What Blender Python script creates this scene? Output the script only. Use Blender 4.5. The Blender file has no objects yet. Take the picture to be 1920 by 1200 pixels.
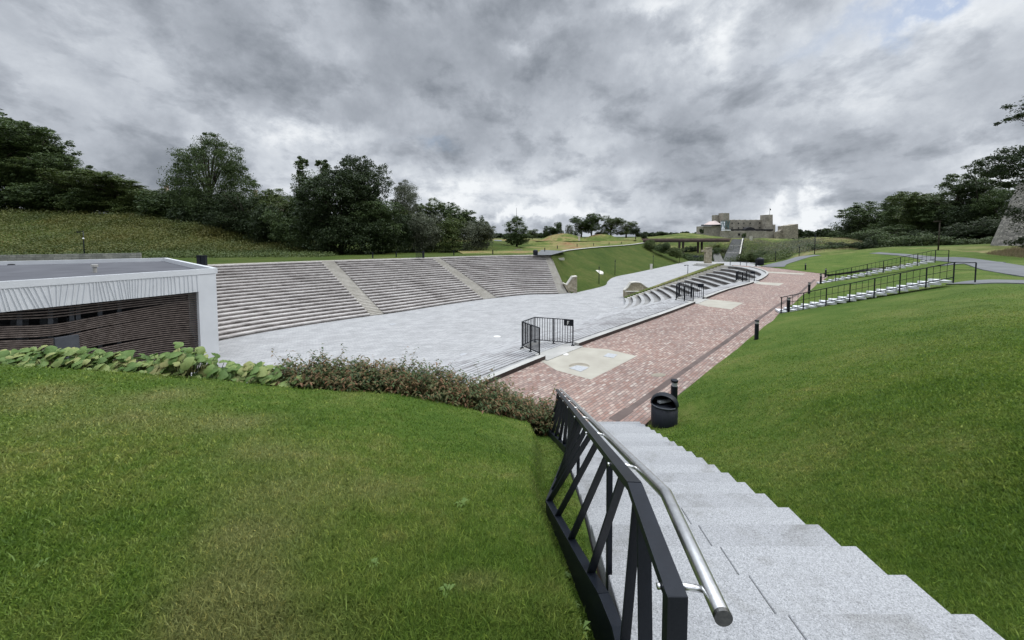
import bpy, math, random
import numpy as np
from mathutils import Vector, Matrix, Euler
random.seed(7)
R = np.random.default_rng(11)
S = bpy.context.scene
COL = S.collection
rad = math.radians
# ------------------------------------------------------------------ camera
F, U0, V0 = 720.0, 960.0, 480.0
PITCH = math.atan(38 / 720.0)
CZ = 12.0
cs, sn = math.cos(PITCH), math.sin(PITCH)
def ray(u, v):
    a = (u - U0) / F; b = (v - V0) / F
    return np.array([a, cs - b * sn, -sn - b * cs])
def P(u, v, z=0.0):                      # point where the sight line meets height z
    d = ray(u, v); t = (z - CZ) / d[2]
    return np.array([d[0] * t, d[1] * t, z])
def Q(u, v, Y):                          # point on the sight line at distance Y
    d = ray(u, v); t = Y / d[1]
    return np.array([d[0] * t, Y, CZ + d[2] * t])
cam = bpy.data.cameras.new('camera'); camo = bpy.data.objects.new('camera', cam); COL.objects.link(camo)
camo.location = (0, 0, CZ); camo.rotation_euler = (math.pi / 2 - PITCH, 0, 0)
cam.sensor_width = 36; cam.lens = F / 1920 * 36; cam.shift_y = -120 / 1920
cam.clip_start = 0.05; cam.clip_end = 6000
S.camera = camo
S.render.resolution_x = 1024; S.render.resolution_y = 640
# ------------------------------------------------------------------ tagging
def tag(o, label=None, cat=None, group=None, kind=None):
    if label: o['label'] = label
    if cat: o['category'] = cat
    if group: o['group'] = group
    if kind: o['kind'] = kind
    return o
def empty(name, loc, label, cat, group=None, rz=0):
    o = bpy.data.objects.new(name, None); COL.objects.link(o)
    o.location = loc; o.rotation_euler = (0, 0, rz); o.empty_display_size = .2
    return tag(o, label, cat, group)
def link(name, me, parent=None, loc=None):
    o = bpy.data.objects.new(name, me); COL.objects.link(o)
    if parent is not None: o.parent = parent
    if loc is not None: o.location = loc
    return o
def copy_thing(root, loc, rz=None, scale=None, label=None):
    def rec(o, par):
        c = o.copy(); COL.objects.link(c); c.parent = par
        for ch in KIDS.get(o.name, []): rec(ch, c)
        return c
    c = rec(root, None); c.location = loc
    if rz is not None: c.rotation_euler = (0, 0, rz)
    if scale is not None: c.scale = scale
    if label: c['label'] = label
    return c
KIDS = {}
def kid(par, o): KIDS.setdefault(par.name, []).append(o); return o
# ------------------------------------------------------------------ mesh builder
class MB:
    def __init__(s): s.v = []; s.f = []; s.m = []
    def face(s, pts, m=0):
        b = len(s.v); s.v += [tuple(p) for p in pts]; s.f.append(tuple(range(b, b + len(pts)))); s.m.append(m)
    def hexa(s, p, m=0):                 # 8 pts: bottom 4 ccw, top 4
        b = len(s.v); s.v += [tuple(q) for q in p]
        for q in ((0, 3, 2, 1), (4, 5, 6, 7), (0, 1, 5, 4), (1, 2, 6, 5), (2, 3, 7, 6), (3, 0, 4, 7)):
            s.f.append(tuple(b + i for i in q)); s.m.append(m)
    def box(s, c, d, rz=0, m=0):         # c centre, d full size
        ca, sa = math.cos(rz), math.sin(rz); p = []
        for z in (-.5, .5):
            for x, y in ((-.5, -.5), (.5, -.5), (.5, .5), (-.5, .5)):
                X, Y = x * d[0], y * d[1]
                p.append((c[0] + X * ca - Y * sa, c[1] + X * sa + Y * ca, c[2] + z * d[2]))
        s.hexa(p, m)
    def beam(s, a, b, w, h, up=(0, 0, 1), m=0):   # rectangular bar from a to b; h along up
        a = Vector(a); b = Vector(b); d = (b - a).normalized(); up = Vector(up)
        x = d.cross(up)
        if x.length < 1e-4: x = d.cross(Vector((1, 0, 0)))
        x.normalize(); y = x.cross(d).normalized(); p = []
        for q in (a, b):
            for i, j in ((-1, -1), (1, -1), (1, 1), (-1, 1)):
                p.append(q + x * (w / 2 * i) + y * (h / 2 * j))
        s.hexa(p, m)
    def tube(s, pts, r, n=8, cap=True, m=0):
        pts = [Vector(p) for p in pts]
        rs = r if isinstance(r, (list, tuple)) else [r] * len(pts)
        b = len(s.v); prev = None
        for i, p in enumerate(pts):
            d = (pts[min(i + 1, len(pts) - 1)] - pts[max(i - 1, 0)]).normalized()
            if prev is None:
                x = d.cross(Vector((0, 0, 1)))
                if x.length < .05: x = d.cross(Vector((1, 0, 0)))
            else: x = prev - d * prev.dot(d)
            x.normalize(); prev = x; y = d.cross(x)
            for k in range(n):
                t = 2 * math.pi * k / n; s.v.append(tuple(p + (x * math.cos(t) + y * math.sin(t)) * rs[i]))
        for i in range(len(pts) - 1):
            for k in range(n):
                a0 = b + i * n + k; a1 = b + i * n + (k + 1) % n
                s.f.append((a0, a1, a1 + n, a0 + n)); s.m.append(m)
        if cap:
            s.f.append(tuple(b + k for k in range(n))[::-1]); s.m.append(m)
            e = b + (len(pts) - 1) * n; s.f.append(tuple(e + k for k in range(n))); s.m.append(m)
    def lathe(s, c, prof, n=20, m=0):    # prof [(r,z)]
        b = len(s.v)
        for r, z in prof:
            for k in range(n):
                t = 2 * math.pi * k / n; s.v.append((c[0] + r * math.cos(t), c[1] + r * math.sin(t), c[2] + z))
        for i in range(len(prof) - 1):
            for k in range(n):
                a0 = b + i * n + k; a1 = b + i * n + (k + 1) % n
                s.f.append((a0, a1, a1 + n, a0 + n)); s.m.append(m)
        s.f.append(tuple(b + k for k in range(n))[::-1]); s.m.append(m)
        e = b + (len(prof) - 1) * n; s.f.append(tuple(e + k for k in range(n))); s.m.append(m)
    def prism(s, poly, dvec, m=0):       # polygon (3d pts) extruded by dvec
        n = len(poly); b = len(s.v); dv = np.array(dvec)
        s.v += [tuple(p) for p in poly] + [tuple(np.array(p) + dv) for p in poly]
        s.f.append(tuple(b + i for i in range(n))[::-1]); s.f.append(tuple(b + n + i for i in range(n))); s.m += [m, m]
        for i in range(n):
            j = (i + 1) % n; s.f.append((b + i, b + j, b + n + j, b + n + i)); s.m.append(m)
    def ribbon(s, rows, m=0, close=False):       # rows: list of point lists, quads between
        n = len(rows[0]); b = len(s.v)
        for r_ in rows: s.v += [tuple(p) for p in r_]
        K = len(rows)
        for i in range(K if close else K - 1):
            for k in range(n - 1):
                a0 = b + i * n + k; c0 = b + ((i + 1) % K) * n + k
                s.f.append((a0, a0 + 1, c0 + 1, c0)); s.m.append(m)
    def mesh(s, name, mats, smooth=False):
        me = bpy.data.meshes.new(name); me.from_pydata(s.v, [], s.f)
        for q in (mats if isinstance(mats, (list, tuple)) else [mats]): me.materials.append(q)
        if any(s.m): me.polygons.foreach_set('material_index', s.m)
        if smooth: me.polygons.foreach_set('use_smooth', [True] * len(s.f))
        me.update(); return me
    def build(s, name, mats, parent=None, smooth=False, loc=None):
        me = s.mesh(name, mats, smooth)
        if parent is not None:
            o = link(name, me, parent, loc); kid(parent, o); return o
        return link(name, me, None, loc)
def origin_to(o, p):                     # put a single mesh thing's origin at its base
    p = Vector(p); o.data.transform(Matrix.Translation(-p)); o.location = p; return o
def np_mesh(name, verts, k, mats, attr=None, smooth=False):   # faces of k verts each, consecutive
    n = len(verts); nf = n // k
    me = bpy.data.meshes.new(name); me.vertices.add(n); me.loops.add(n); me.polygons.add(nf)
    me.vertices.foreach_set('co', np.ascontiguousarray(verts, dtype=np.float32).ravel())
    me.loops.foreach_set('vertex_index', np.arange(n, dtype=np.int32))
    me.polygons.foreach_set('loop_start', np.arange(0, n, k, dtype=np.int32))
    try: me.polygons.foreach_set('loop_total', np.full(nf, k, dtype=np.int32))
    except Exception: pass
    if attr is not None:
        a = me.attributes.new('dry', 'FLOAT', 'POINT'); a.data.foreach_set('value', attr.astype(np.float32))
    for q in (mats if isinstance(mats, (list, tuple)) else [mats]): me.materials.append(q)
    me.update(calc_edges=True); me.validate(); return me
def grid_mesh(name, G, mat, attr=None, mask=None):            # G (n,m,3)
    n, m = G.shape[:2]; idx = np.arange(n * m).reshape(n, m)
    q = np.stack([idx[:-1, :-1], idx[:-1, 1:], idx[1:, 1:], idx[1:, :-1]], -1).reshape(-1, 4)
    if mask is not None:
        k = (mask[:-1, :-1] & mask[:-1, 1:] & mask[1:, 1:] & mask[1:, :-1]).reshape(-1); q = q[k]
    a = G[0, 1] - G[0, 0]; b = G[1, 0] - G[0, 0]
    if np.cross(a, b)[2] < 0: q = q[:, ::-1]
    me = bpy.data.meshes.new(name); me.from_pydata(G.reshape(-1, 3).tolist(), [], q.tolist())
    if attr is not None:
        at = me.attributes.new('dry', 'FLOAT', 'POINT'); at.data.foreach_set('value', attr.reshape(-1).astype(np.float32))
    me.materials.append(mat); me.polygons.foreach_set('use_smooth', [True] * len(q)); me.update(); return me
# ------------------------------------------------------------------ splines, lofts
def hermite(K, X, t):
    K = np.array(K, float); X = np.array(X, float); t = np.clip(np.atleast_1d(t), K[0], K[-1])
    D = (X[1:] - X[:-1]) / (K[1:] - K[:-1])[:, None]
    M = np.zeros_like(X); M[0] = D[0]; M[-1] = D[-1]
    h = K[1:] - K[:-1]
    for i in range(1, len(K) - 1): M[i] = (D[i - 1] * h[i] + D[i] * h[i - 1]) / (h[i] + h[i - 1])
    i = np.clip(np.searchsorted(K, t, 'right') - 1, 0, len(K) - 2)
    s = ((t - K[i]) / h[i])[:, None]; H = h[i][:, None]
    return ((2*s**3 - 3*s**2 + 1) * X[i] + (s**3 - 2*s**2 + s) * H * M[i] + (-2*s**3 + 3*s**2) * X[i+1] + (s**3 - s**2) * H * M[i+1])
def loft(curves, nu, nv):
    rows = []
    for c in curves: rows.append(hermite(range(len(c)), c, np.linspace(0, len(c) - 1, nu)))
    rows = np.array(rows); out = np.zeros((nv, nu, 3))
    for j in range(nu): out[:, j] = hermite(range(len(curves)), rows[:, j], np.linspace(0, len(curves) - 1, nv))
    return out
def vnoise(x, y, sc, seed=0):            # smooth value noise
    r_ = np.random.default_rng(seed); T = r_.random((64, 64))
    x = np.asarray(x) / sc; y = np.asarray(y) / sc
    i = np.floor(x).astype(int); j = np.floor(y).astype(int); fx = x - i; fy = y - j
    fx = fx * fx * (3 - 2 * fx); fy = fy * fy * (3 - 2 * fy)
    g = lambda a, b: T[a % 64, b % 64]
    return (g(i, j) * (1 - fx) * (1 - fy) + g(i + 1, j) * fx * (1 - fy) + g(i, j + 1) * (1 - fx) * fy + g(i + 1, j + 1) * fx * fy) - .5
# ------------------------------------------------------------------ materials
class NT:
    def __init__(s, name):
        s.mat = bpy.data.materials.new(name); s.mat.use_nodes = True; s.t = s.mat.node_tree; s.t.nodes.clear()
        s.out = s.t.nodes.new('ShaderNodeOutputMaterial'); s.b = s.n('ShaderNodeBsdfPrincipled')
        s.l(s.b.outputs[0], s.out.inputs[0])
    def n(s, t, **k):
        x = s.t.nodes.new(t)
        for a, b in k.items():
            if a in x.inputs: x.inputs[a].default_value = b
            else: setattr(x, a, b)
        return x
    def l(s, a, b): s.t.links.new(a, b)
    def pos(s, rz=0, sc=(1, 1, 1)):
        g = s.n('ShaderNodeNewGeometry'); m = s.n('ShaderNodeMapping'); s.l(g.outputs['Position'], m.inputs[0])
        m.inputs['Rotation'].default_value = (0, 0, rz); m.inputs['Scale'].default_value = sc
        return m.outputs[0]
    def noise(s, vec, sc, det=3, rough=.55, dist=0):
        x = s.n('ShaderNodeTexNoise'); s.l(vec, x.inputs['Vector']); x.inputs['Scale'].default_value = sc
        x.inputs['Detail'].default_value = det; x.inputs['Roughness'].default_value = rough; x.inputs['Distortion'].default_value = dist
        return x.outputs[0]
    def ramp(s, fac, stops, const=False):
        x = s.n('ShaderNodeValToRGB'); s.l(fac, x.inputs[0]); e = x.color_ramp
        if const: e.interpolation = 'CONSTANT'
        while len(e.elements) < len(stops): e.elements.new(.5)
        for q, (p, c) in zip(e.elements, stops):
            q.position = p; q.color = (*c, 1) if len(c) == 3 else c
        return x.outputs[0]
    def mix(s, fac, a, b, mode='MIX'):
        x = s.n('ShaderNodeMix'); x.data_type = 'RGBA'; x.blend_type = mode
        for v, i in ((fac, 0), (a, 6), (b, 7)):
            if hasattr(v, 'links') or hasattr(v, 'is_linked'): s.l(v, x.inputs[i])
            else: x.inputs[i].default_value = v if i == 0 else (*v, 1)
        return x.outputs[2]
    def math(s, op, a, b=0.0):
        x = s.n('ShaderNodeMath'); x.operation = op
        for v, i in ((a, 0), (b, 1)):
            if hasattr(v, 'is_linked'): s.l(v, x.inputs[i])
            else: x.inputs[i].default_value = v
        return x.outputs[0]
    def bump(s, h, strength=.3, dist=.02):
        x = s.n('ShaderNodeBump'); s.l(h, x.inputs['Height']); x.inputs['Strength'].default_value = strength
        x.inputs['Distance'].default_value = dist; s.l(x.outputs[0], s.b.inputs['Normal'])
    def fin(s, col, rough=.8, spec=.3, metal=0):
        if hasattr(col, 'is_linked'): s.l(col, s.b.inputs['Base Color'])
        else: s.b.inputs['Base Color'].default_value = (*col, 1)
        if hasattr(rough, 'is_linked'): s.l(rough, s.b.inputs['Roughness'])
        else: s.b.inputs['Roughness'].default_value = rough
        s.b.inputs['Specular IOR Level'].default_value = spec; s.b.inputs['Metallic'].default_value = metal
        return s.mat
def simple(name, c0, c1, sc=1.0, rough=.8, spec=.3, metal=0, bump=0, bsc=20, det=4):
    t = NT(name); p = t.pos(); n = t.noise(p, sc, det)
    c = t.ramp(n, [(.3, c0), (.7, c1)])
    if bump: t.bump(t.noise(p, bsc, 3), bump, .02)
    return t.fin(c, rough, spec, metal)
def leafmat(name, cols, sc=.5, transl=.25, rough=.55, isl=.55):
    t = NT(name); g = t.n('ShaderNodeNewGeometry'); n = t.noise(t.pos(), sc, 2)
    f = t.math('ADD', t.math('MULTIPLY', g.outputs['Random Per Island'], isl), t.math('MULTIPLY', n, 1 - isl))
    k = len(cols); c = t.ramp(f, [(.15 + .7 * i / max(1, k - 1), q) for i, q in enumerate(cols)])
    t.fin(c, rough, .25)
    if transl:
        tr = t.n('ShaderNodeBsdfTranslucent'); t.l(c, tr.inputs[0]); mx = t.n('ShaderNodeMixShader'); mx.inputs[0].default_value = transl
        t.l(t.b.outputs[0], mx.inputs[1]); t.l(tr.outputs[0], mx.inputs[2]); t.l(mx.outputs[0], t.out.inputs[0])
    return t.mat
M = {}
M['black'] = simple('black_paint', (.005, .007, .011), (.009, .012, .018), 6, .45, .25, bump=.05, bsc=60)
M['steel'] = simple('brushed_steel', (.62, .62, .62), (.82, .82, .81), 30, .3, .5, 1, bump=.04, bsc=150)
M['steelcap'] = simple('steel_cap', (.10, .10, .10), (.16, .16, .15), 60, .4, .5, 1)
M['white'] = simple('white_panel', (.52, .535, .55), (.59, .605, .62), .6, .5, .4)
M['roofdark'] = simple('roof_membrane', (.050, .051, .060), (.085, .087, .098), .35, .6, .4)
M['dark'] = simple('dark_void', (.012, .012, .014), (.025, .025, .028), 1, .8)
M['greypanel'] = simple('grey_panel', (.045, .05, .058), (.07, .075, .085), 1, .6)
M['slat'] = simple('brown_timber_slat', (.075, .058, .050), (.16, .130, .114), 3, .6, .3)
M['bark'] = simple('bark', (.03, .025, .02), (.08, .068, .055), 6, .9, .1, bump=.5, bsc=30)
M['asphalt'] = simple('asphalt', (.11, .114, .12), (.155, .16, .166), .8, .9, .2, bump=.2, bsc=60)
M['conc'] = simple('concrete', (.30, .295, .275), (.42, .41, .385), 1.2, .85, .2, bump=.15, bsc=40)
M['cover'] = simple('steel_cover', (.30, .31, .32), (.40, .41, .42), 10, .5, .4)
M['coverw'] = simple('white_cover', (.62, .61, .58), (.7, .69, .66), 4, .6)
M['rust'] = simple('weathered_deck', (.13, .085, .075), (.21, .15, .135), .5, .8)
M['channel'] = simple('rusty_channel', (.07, .05, .044), (.12, .09, .08), 1.5, .8)
M['darkside'] = simple('dark_upstand', (.028, .020, .018), (.055, .040, .036), 1.5, .8)
M['teal'] = simple('teal_steel', (.08, .14, .15), (.12, .20, .21), 1, .6)
M['pinkroof'] = simple('pale_pink_roof', (.42, .34, .31), (.52, .43, .40), .2, .7)
M['render_wall'] = simple('pink_render', (.45, .34, .28), (.55, .44, .37), .4, .8)
M['mulch'] = simple('mulch_soil', (.05, .042, .03), (.11, .095, .06), 1.2, .95)
M['soil'] = simple('dark_soil', (.020, .016, .010), (.045, .036, .024), 3, .95, .1, bump=.5, bsc=30)
M['gran2'] = simple('pale_stone_step', (.50, .51, .52), (.62, .63, .64), 4, .8, .2)
M['glow'] = simple('white_globe', (.75, .75, .75), (.8, .8, .8), 1, .3)
def granite():
    t = NT('grey_granite'); p = t.pos(); v = t.n('ShaderNodeTexVoronoi'); t.l(p, v.inputs['Vector']); v.inputs['Scale'].default_value = 175
    sp = t.n('ShaderNodeSeparateColor'); t.l(v.outputs['Color'], sp.inputs[0])
    c = t.ramp(sp.outputs[0], [(0, (.13, .132, .135)), (.13, (.22, .223, .226)), (.35, (.27, .274, .278)), (.62, (.32, .324, .328)), (.86, (.40, .404, .408))], True)
    c = t.mix(.35, c, t.ramp(t.noise(p, 55, 3, .7), [(.35, (.19, .195, .20)), (.65, (.37, .377, .385))]))
    st = t.ramp(t.noise(p, 1.6, 5, .65, .6), [(.52, (1, 1, 1)), (.72, (.70, .69, .66))])
    c = t.mix(1.0, c, st, 'MULTIPLY')
    oi = t.n('ShaderNodeObjectInfo'); c = t.mix(1.0, c, t.ramp(oi.outputs['Random'], [(0, (.90, .90, .905)), (1, (1.06, 1.06, 1.06))]), 'MULTIPLY')
    t.bump(t.noise(p, 160, 2), .25, .004); return t.fin(c, .75, .3)
M['granite'] = granite()
def bricks(name, rz, bw, bh, mortar, stops, big, rough=.85, const=True, worn=False):
    t = NT(name); p = t.pos(rz); x = t.n('ShaderNodeTexBrick'); t.l(p, x.inputs['Vector'])
    x.inputs['Color1'].default_value = (0, 0, 0, 1); x.inputs['Color2'].default_value = (1, 1, 1, 1); x.inputs['Mortar'].default_value = (.5, .5, .5, 1)
    x.inputs['Scale'].default_value = 1; x.inputs['Mortar Size'].default_value = mortar[0]; x.inputs['Mortar Smooth'].default_value = .2
    x.inputs['Brick Width'].default_value = bw; x.inputs['Row Height'].default_value = bh
    c = t.ramp(x.outputs[0], stops, const)
    c = t.mix(x.outputs[1], c, mortar[1])
    c = t.mix(1.0, c, t.ramp(t.noise(p, big[0], 4, .6), [(.3, big[1]), (.7, big[2])]), 'MULTIPLY')
    if worn:
        pp = t.pos(.5, (.25, 1, 1)); c = t.mix(1.0, c, t.ramp(t.noise(pp, .55, 6, .7, 1.2), [(.42, (1, 1, 1)), (.60, (.91, .91, .91)), (.72, (.80, .80, .80))]), 'MULTIPLY')
        wv = t.n('ShaderNodeTexWave'); t.l(t.pos(-rz), wv.inputs['Vector']); wv.wave_type = 'RINGS'; wv.rings_direction = 'Z'; wv.inputs['Scale'].default_value = .22; wv.inputs['Distortion'].default_value = .6
        c = t.mix(1.0, c, t.ramp(wv.outputs['Fac'], [(.0, (.90, .90, .905)), (.06, (1, 1, 1))]), 'MULTIPLY')
    c = t.mix(1.0, c, t.ramp(t.noise(t.pos(), 3.5, 5, .7), [(.35, (.90, .90, .90)), (.65, (1.06, 1.06, 1.06))]), 'MULTIPLY')
    h = t.math('SUBTRACT', 1.0, x.outputs[1]); t.bump(h, .4, .006)
    return t.fin(c, rough, .25)
EANG = math.atan2(.745, .667)
M['brick'] = bricks('pink_clinker_paving', -EANG, .225, .105, (.011, (.13, .11, .10)),
    [(0, (.225, .145, .122)), (.16, (.265, .185, .158)), (.34, (.215, .155, .138)), (.46, (.30, .225, .195)), (.62, (.245, .185, .162)), (.74, (.335, .27, .235)), (.86, (.275, .205, .18)), (.95, (.37, .32, .285))],
    (.35, (.90, .88, .87), (1.12, 1.07, 1.03)))
M['plaza'] = bricks('pale_grey_pavers', -EANG + .35, .6, .3, (.02, (.27, .275, .28)),
    [(0, (.315, .314, .311)), (.5, (.345, .343, .340)), (1, (.38, .377, .372))], (.5, (.86, .86, .86), (1.07, 1.07, 1.07)), const=False, worn=True)
M['apron'] = simple('beige_concrete_apron', (.30, .28, .235), (.38, .36, .305), 1.0, .85, .2)
M['stain'] = simple('damp_stain', (.20, .175, .135), (.25, .225, .175), 3, .6)
def stone(name, c0, c1, c2, bw=.5, bh=.2, sc=1.0, msz=.02):
    t = NT(name); g = t.n('ShaderNodeNewGeometry'); sx = t.n('ShaderNodeSeparateXYZ'); t.l(g.outputs['Position'], sx.inputs[0])
    h = t.math('ADD', sx.outputs[0], t.math('MULTIPLY', sx.outputs[1], .7)); cx = t.n('ShaderNodeCombineXYZ')
    n0 = t.noise(g.outputs['Position'], .8 / sc, 2)
    t.l(h, cx.inputs[0]); t.l(t.math('ADD', sx.outputs[2], t.math('MULTIPLY', n0, .25 * bh)), cx.inputs[1])
    x = t.n('ShaderNodeTexBrick'); t.l(cx.outputs[0], x.inputs['Vector'])
    x.inputs['Color1'].default_value = (0, 0, 0, 1); x.inputs['Color2'].default_value = (1, 1, 1, 1)
    x.inputs['Scale'].default_value = 1; x.inputs['Mortar Size'].default_value = msz; x.inputs['Mortar Smooth'].default_value = .6
    x.inputs['Brick Width'].default_value = bw; x.inputs['Row Height'].default_value = bh; x.squash = .7; x.squash_frequency = 3; x.offset_frequency = 3
    c = t.ramp(x.outputs[0], [(0, c0), (.5, c1), (1, c2)]); c = t.mix(x.outputs[1], c, tuple(.45 * q for q in c0))
    c = t.mix(1.0, c, t.ramp(t.noise(g.outputs['Position'], .9 / sc, 5, .7), [(.3, (.62, .62, .62)), (.7, (1.15, 1.13, 1.1))]), 'MULTIPLY')
    t.bump(t.math('ADD', t.math('SUBTRACT', 1.0, x.outputs[1]), t.noise(g.outputs['Position'], 8 / sc, 3)), .7, .05 * sc)
    return t.fin(c, .9, .15)
M['limestone'] = stone('yellow_limestone_masonry', (.34, .30, .21), (.44, .39, .29), (.52, .48, .38), .45, .2)
M['castle'] = stone('castle_masonry', (.34, .315, .265), (.39, .362, .31), (.45, .42, .36), 1.1, .45, 4, .04)
M['ruin'] = stone('ruin_masonry', (.29, .262, .21), (.38, .342, .275), (.48, .43, .345), 1.2, .5, 3, .06)
M['tower'] = stone('tower_masonry', (.19, .183, .17), (.29, .275, .25), (.42, .395, .36), .75, .2, 1.0, .03)
M['greywall'] = stone('grey_block_wall', (.25, .25, .235), (.30, .30, .28), (.36, .355, .335), 1.3, .35, 1, .02)
M['coping'] = simple('pale_coping', (.46, .44, .38), (.58, .56, .50), 2, .8)
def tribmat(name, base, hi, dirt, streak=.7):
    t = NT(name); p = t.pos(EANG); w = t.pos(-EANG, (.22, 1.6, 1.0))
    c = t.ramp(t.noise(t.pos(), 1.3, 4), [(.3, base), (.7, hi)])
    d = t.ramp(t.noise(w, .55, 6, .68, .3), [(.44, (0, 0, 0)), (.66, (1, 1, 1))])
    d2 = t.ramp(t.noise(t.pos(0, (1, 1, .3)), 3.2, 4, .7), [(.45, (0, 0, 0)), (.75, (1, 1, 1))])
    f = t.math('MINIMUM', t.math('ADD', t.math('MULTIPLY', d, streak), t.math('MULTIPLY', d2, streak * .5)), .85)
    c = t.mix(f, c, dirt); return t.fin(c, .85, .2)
M['trib'] = tribmat('weathered_limestone_tread', (.41, .388, .37), (.51, .485, .463), (.20, .18, .17), .65)
M['tribriser'] = tribmat('shaded_stained_riser', (.23, .21, .20), (.31, .285, .27), (.09, .08, .073), .7)  # base tone carries painted shade from the nosing; the streaks are dirt
M['aisle'] = tribmat('pale_aisle_step', (.37, .352, .315), (.46, .438, .395), (.24, .22, .18), .5)
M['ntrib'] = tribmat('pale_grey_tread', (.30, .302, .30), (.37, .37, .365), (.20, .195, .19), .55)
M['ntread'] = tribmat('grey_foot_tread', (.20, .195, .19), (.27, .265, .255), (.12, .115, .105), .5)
M['nriser'] = tribmat('brown_grey_riser', (.17, .155, .145), (.23, .21, .195), (.05, .044, .04), .6)  # darker than the treads, with shade under the slab edge painted in
M['plank'] = tribmat('silver_grey_plank', (.32, .322, .325), (.40, .402, .40), (.19, .18, .18), .8)
def lawnmat(name, blade=False, far=False):
    t = NT(name); p = t.pos(); g = t.n('ShaderNodeNewGeometry')
    a = t.n('ShaderNodeAttribute', attribute_name='dry')
    n1 = t.noise(p, .45 if not far else .12, 5, .6); n2 = t.noise(p, 5 if not far else 1.2, 4, .65)
    k = t.math('ADD', t.math('MULTIPLY', n1, .6), t.math('MULTIPLY', n2, .4))
    c = t.ramp(k, [(.34, (.086, .160, .024)), (.46, (.126, .204, .034)), (.56, (.180, .242, .052)), (.66, (.245, .270, .080))])
    c = t.mix(t.math('MULTIPLY', a.outputs['Fac'], .66), c, (.285, .275, .115))
    if blade:
        c = t.mix(1.0, c, t.ramp(g.outputs['Random Per Island'], [(0, (.55, .62, .5)), (.5, (1.0, 1.0, 1.0)), (.9, (1.35, 1.3, 1.2)), (1, (2.0, 1.7, 1.6))]), 'MULTIPLY')
        t.fin(c, .5, .3)
        tr = t.n('ShaderNodeBsdfTranslucent'); t.l(c, tr.inputs[0]); mx = t.n('ShaderNodeMixShader'); mx.inputs[0].default_value = .35
        t.l(t.b.outputs[0], mx.inputs[1]); t.l(tr.outputs[0], mx.inputs[2]); t.l(mx.outputs[0], t.out.inputs[0]); return t.mat
    if far: c = t.mix(1.0, c, t.ramp(t.noise(t.pos(.6, (.15, 1, 1)), 2.2, 4, .6), [(.3, (.56, .52, .56)), (.7, (.84, .76, .78))]), 'MULTIPLY')
    c = t.mix(1.0, c, t.ramp(t.noise(p, 38 if not far else 9, 4, .75), [(.3, (.30, .33, .29)), (.7, (.62, .64, .60))]), 'MULTIPLY')
    t.bump(t.noise(p, 60 if not far else 14, 4, .7), .8, .03 if not far else .08)
    return t.fin(c, .9, .1)
M['lawn'] = lawnmat('mown_lawn'); M['lawnfar'] = lawnmat('lawn_slope', far=True); M['blade'] = lawnmat('grass_blade', True)
def meadow(name, st, sc):
    t = NT(name); p = t.pos(0, (1, 1, 2)); c = t.ramp(t.noise(p, sc, 6, .7, .4), st)
    c = t.mix(1.0, c, t.ramp(t.noise(p, sc * 9, 4, .75), [(.3, (.6, .6, .55)), (.7, (1.35, 1.3, 1.25))]), 'MULTIPLY')
    t.bump(t.noise(p, sc * 12, 4, .7), 1, .25); return t.fin(c, .95, .05)
M['meadow'] = meadow('rough_meadow', [(.36, (.07, .105, .028)), (.48, (.12, .14, .045)), (.56, (.21, .18, .085)), (.66, (.19, .105, .06))], .06)
M['hillgreen'] = meadow('rough_hill_grass', [(.36, (.05, .08, .022)), (.5, (.09, .12, .034)), (.62, (.16, .16, .07)), (.72, (.23, .19, .115))], .07)
M['ground'] = meadow('far_ground', [(.36, (.03, .05, .016)), (.6, (.07, .085, .03))], .01)
M['leafA'] = leafmat('leaf_dark_green', [(.032, .054, .018), (.060, .092, .030), (.105, .140, .048)])
M['leafB'] = leafmat('leaf_mid_green', [(.042, .064, .018), (.076, .108, .030), (.125, .150, .048)])
M['leafC'] = leafmat('leaf_grey_green', [(.060, .072, .046), (.100, .114, .072), (.150, .162, .108)])
M['leafD'] = leafmat('leaf_black_green', [(.018, .030, .012), (.032, .050, .018), (.052, .076, .026)])
M['leafY'] = leafmat('leaf_yellow_green', [(.040, .062, .018), (.078, .100, .026), (.128, .132, .034), (.165, .125, .034)], .11, isl=.22)
M['leafbush'] = leafmat('leaf_bronze_bush', [(.036, .066, .024), (.066, .100, .034), (.140, .105, .045), (.23, .105, .058)], 1.4)
M['leafbig'] = leafmat('leaf_pale_big', [(.05, .10, .022), (.10, .17, .040), (.16, .24, .070), (.25, .30, .10), (.34, .30, .13)], 2.2, .3, .5)
M['drygrass'] = leafmat('dry_grass_stalk', [(.13, .14, .06), (.26, .22, .12), (.27, .20, .13), (.12, .14, .05)], .2)
M['weed'] = leafmat('weed_leaf', [(.08, .14, .028), (.13, .19, .045)], 3)
M['stalk'] = simple('plant_stalk', (.06, .07, .03), (.11, .10, .05), 4, .8)
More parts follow.
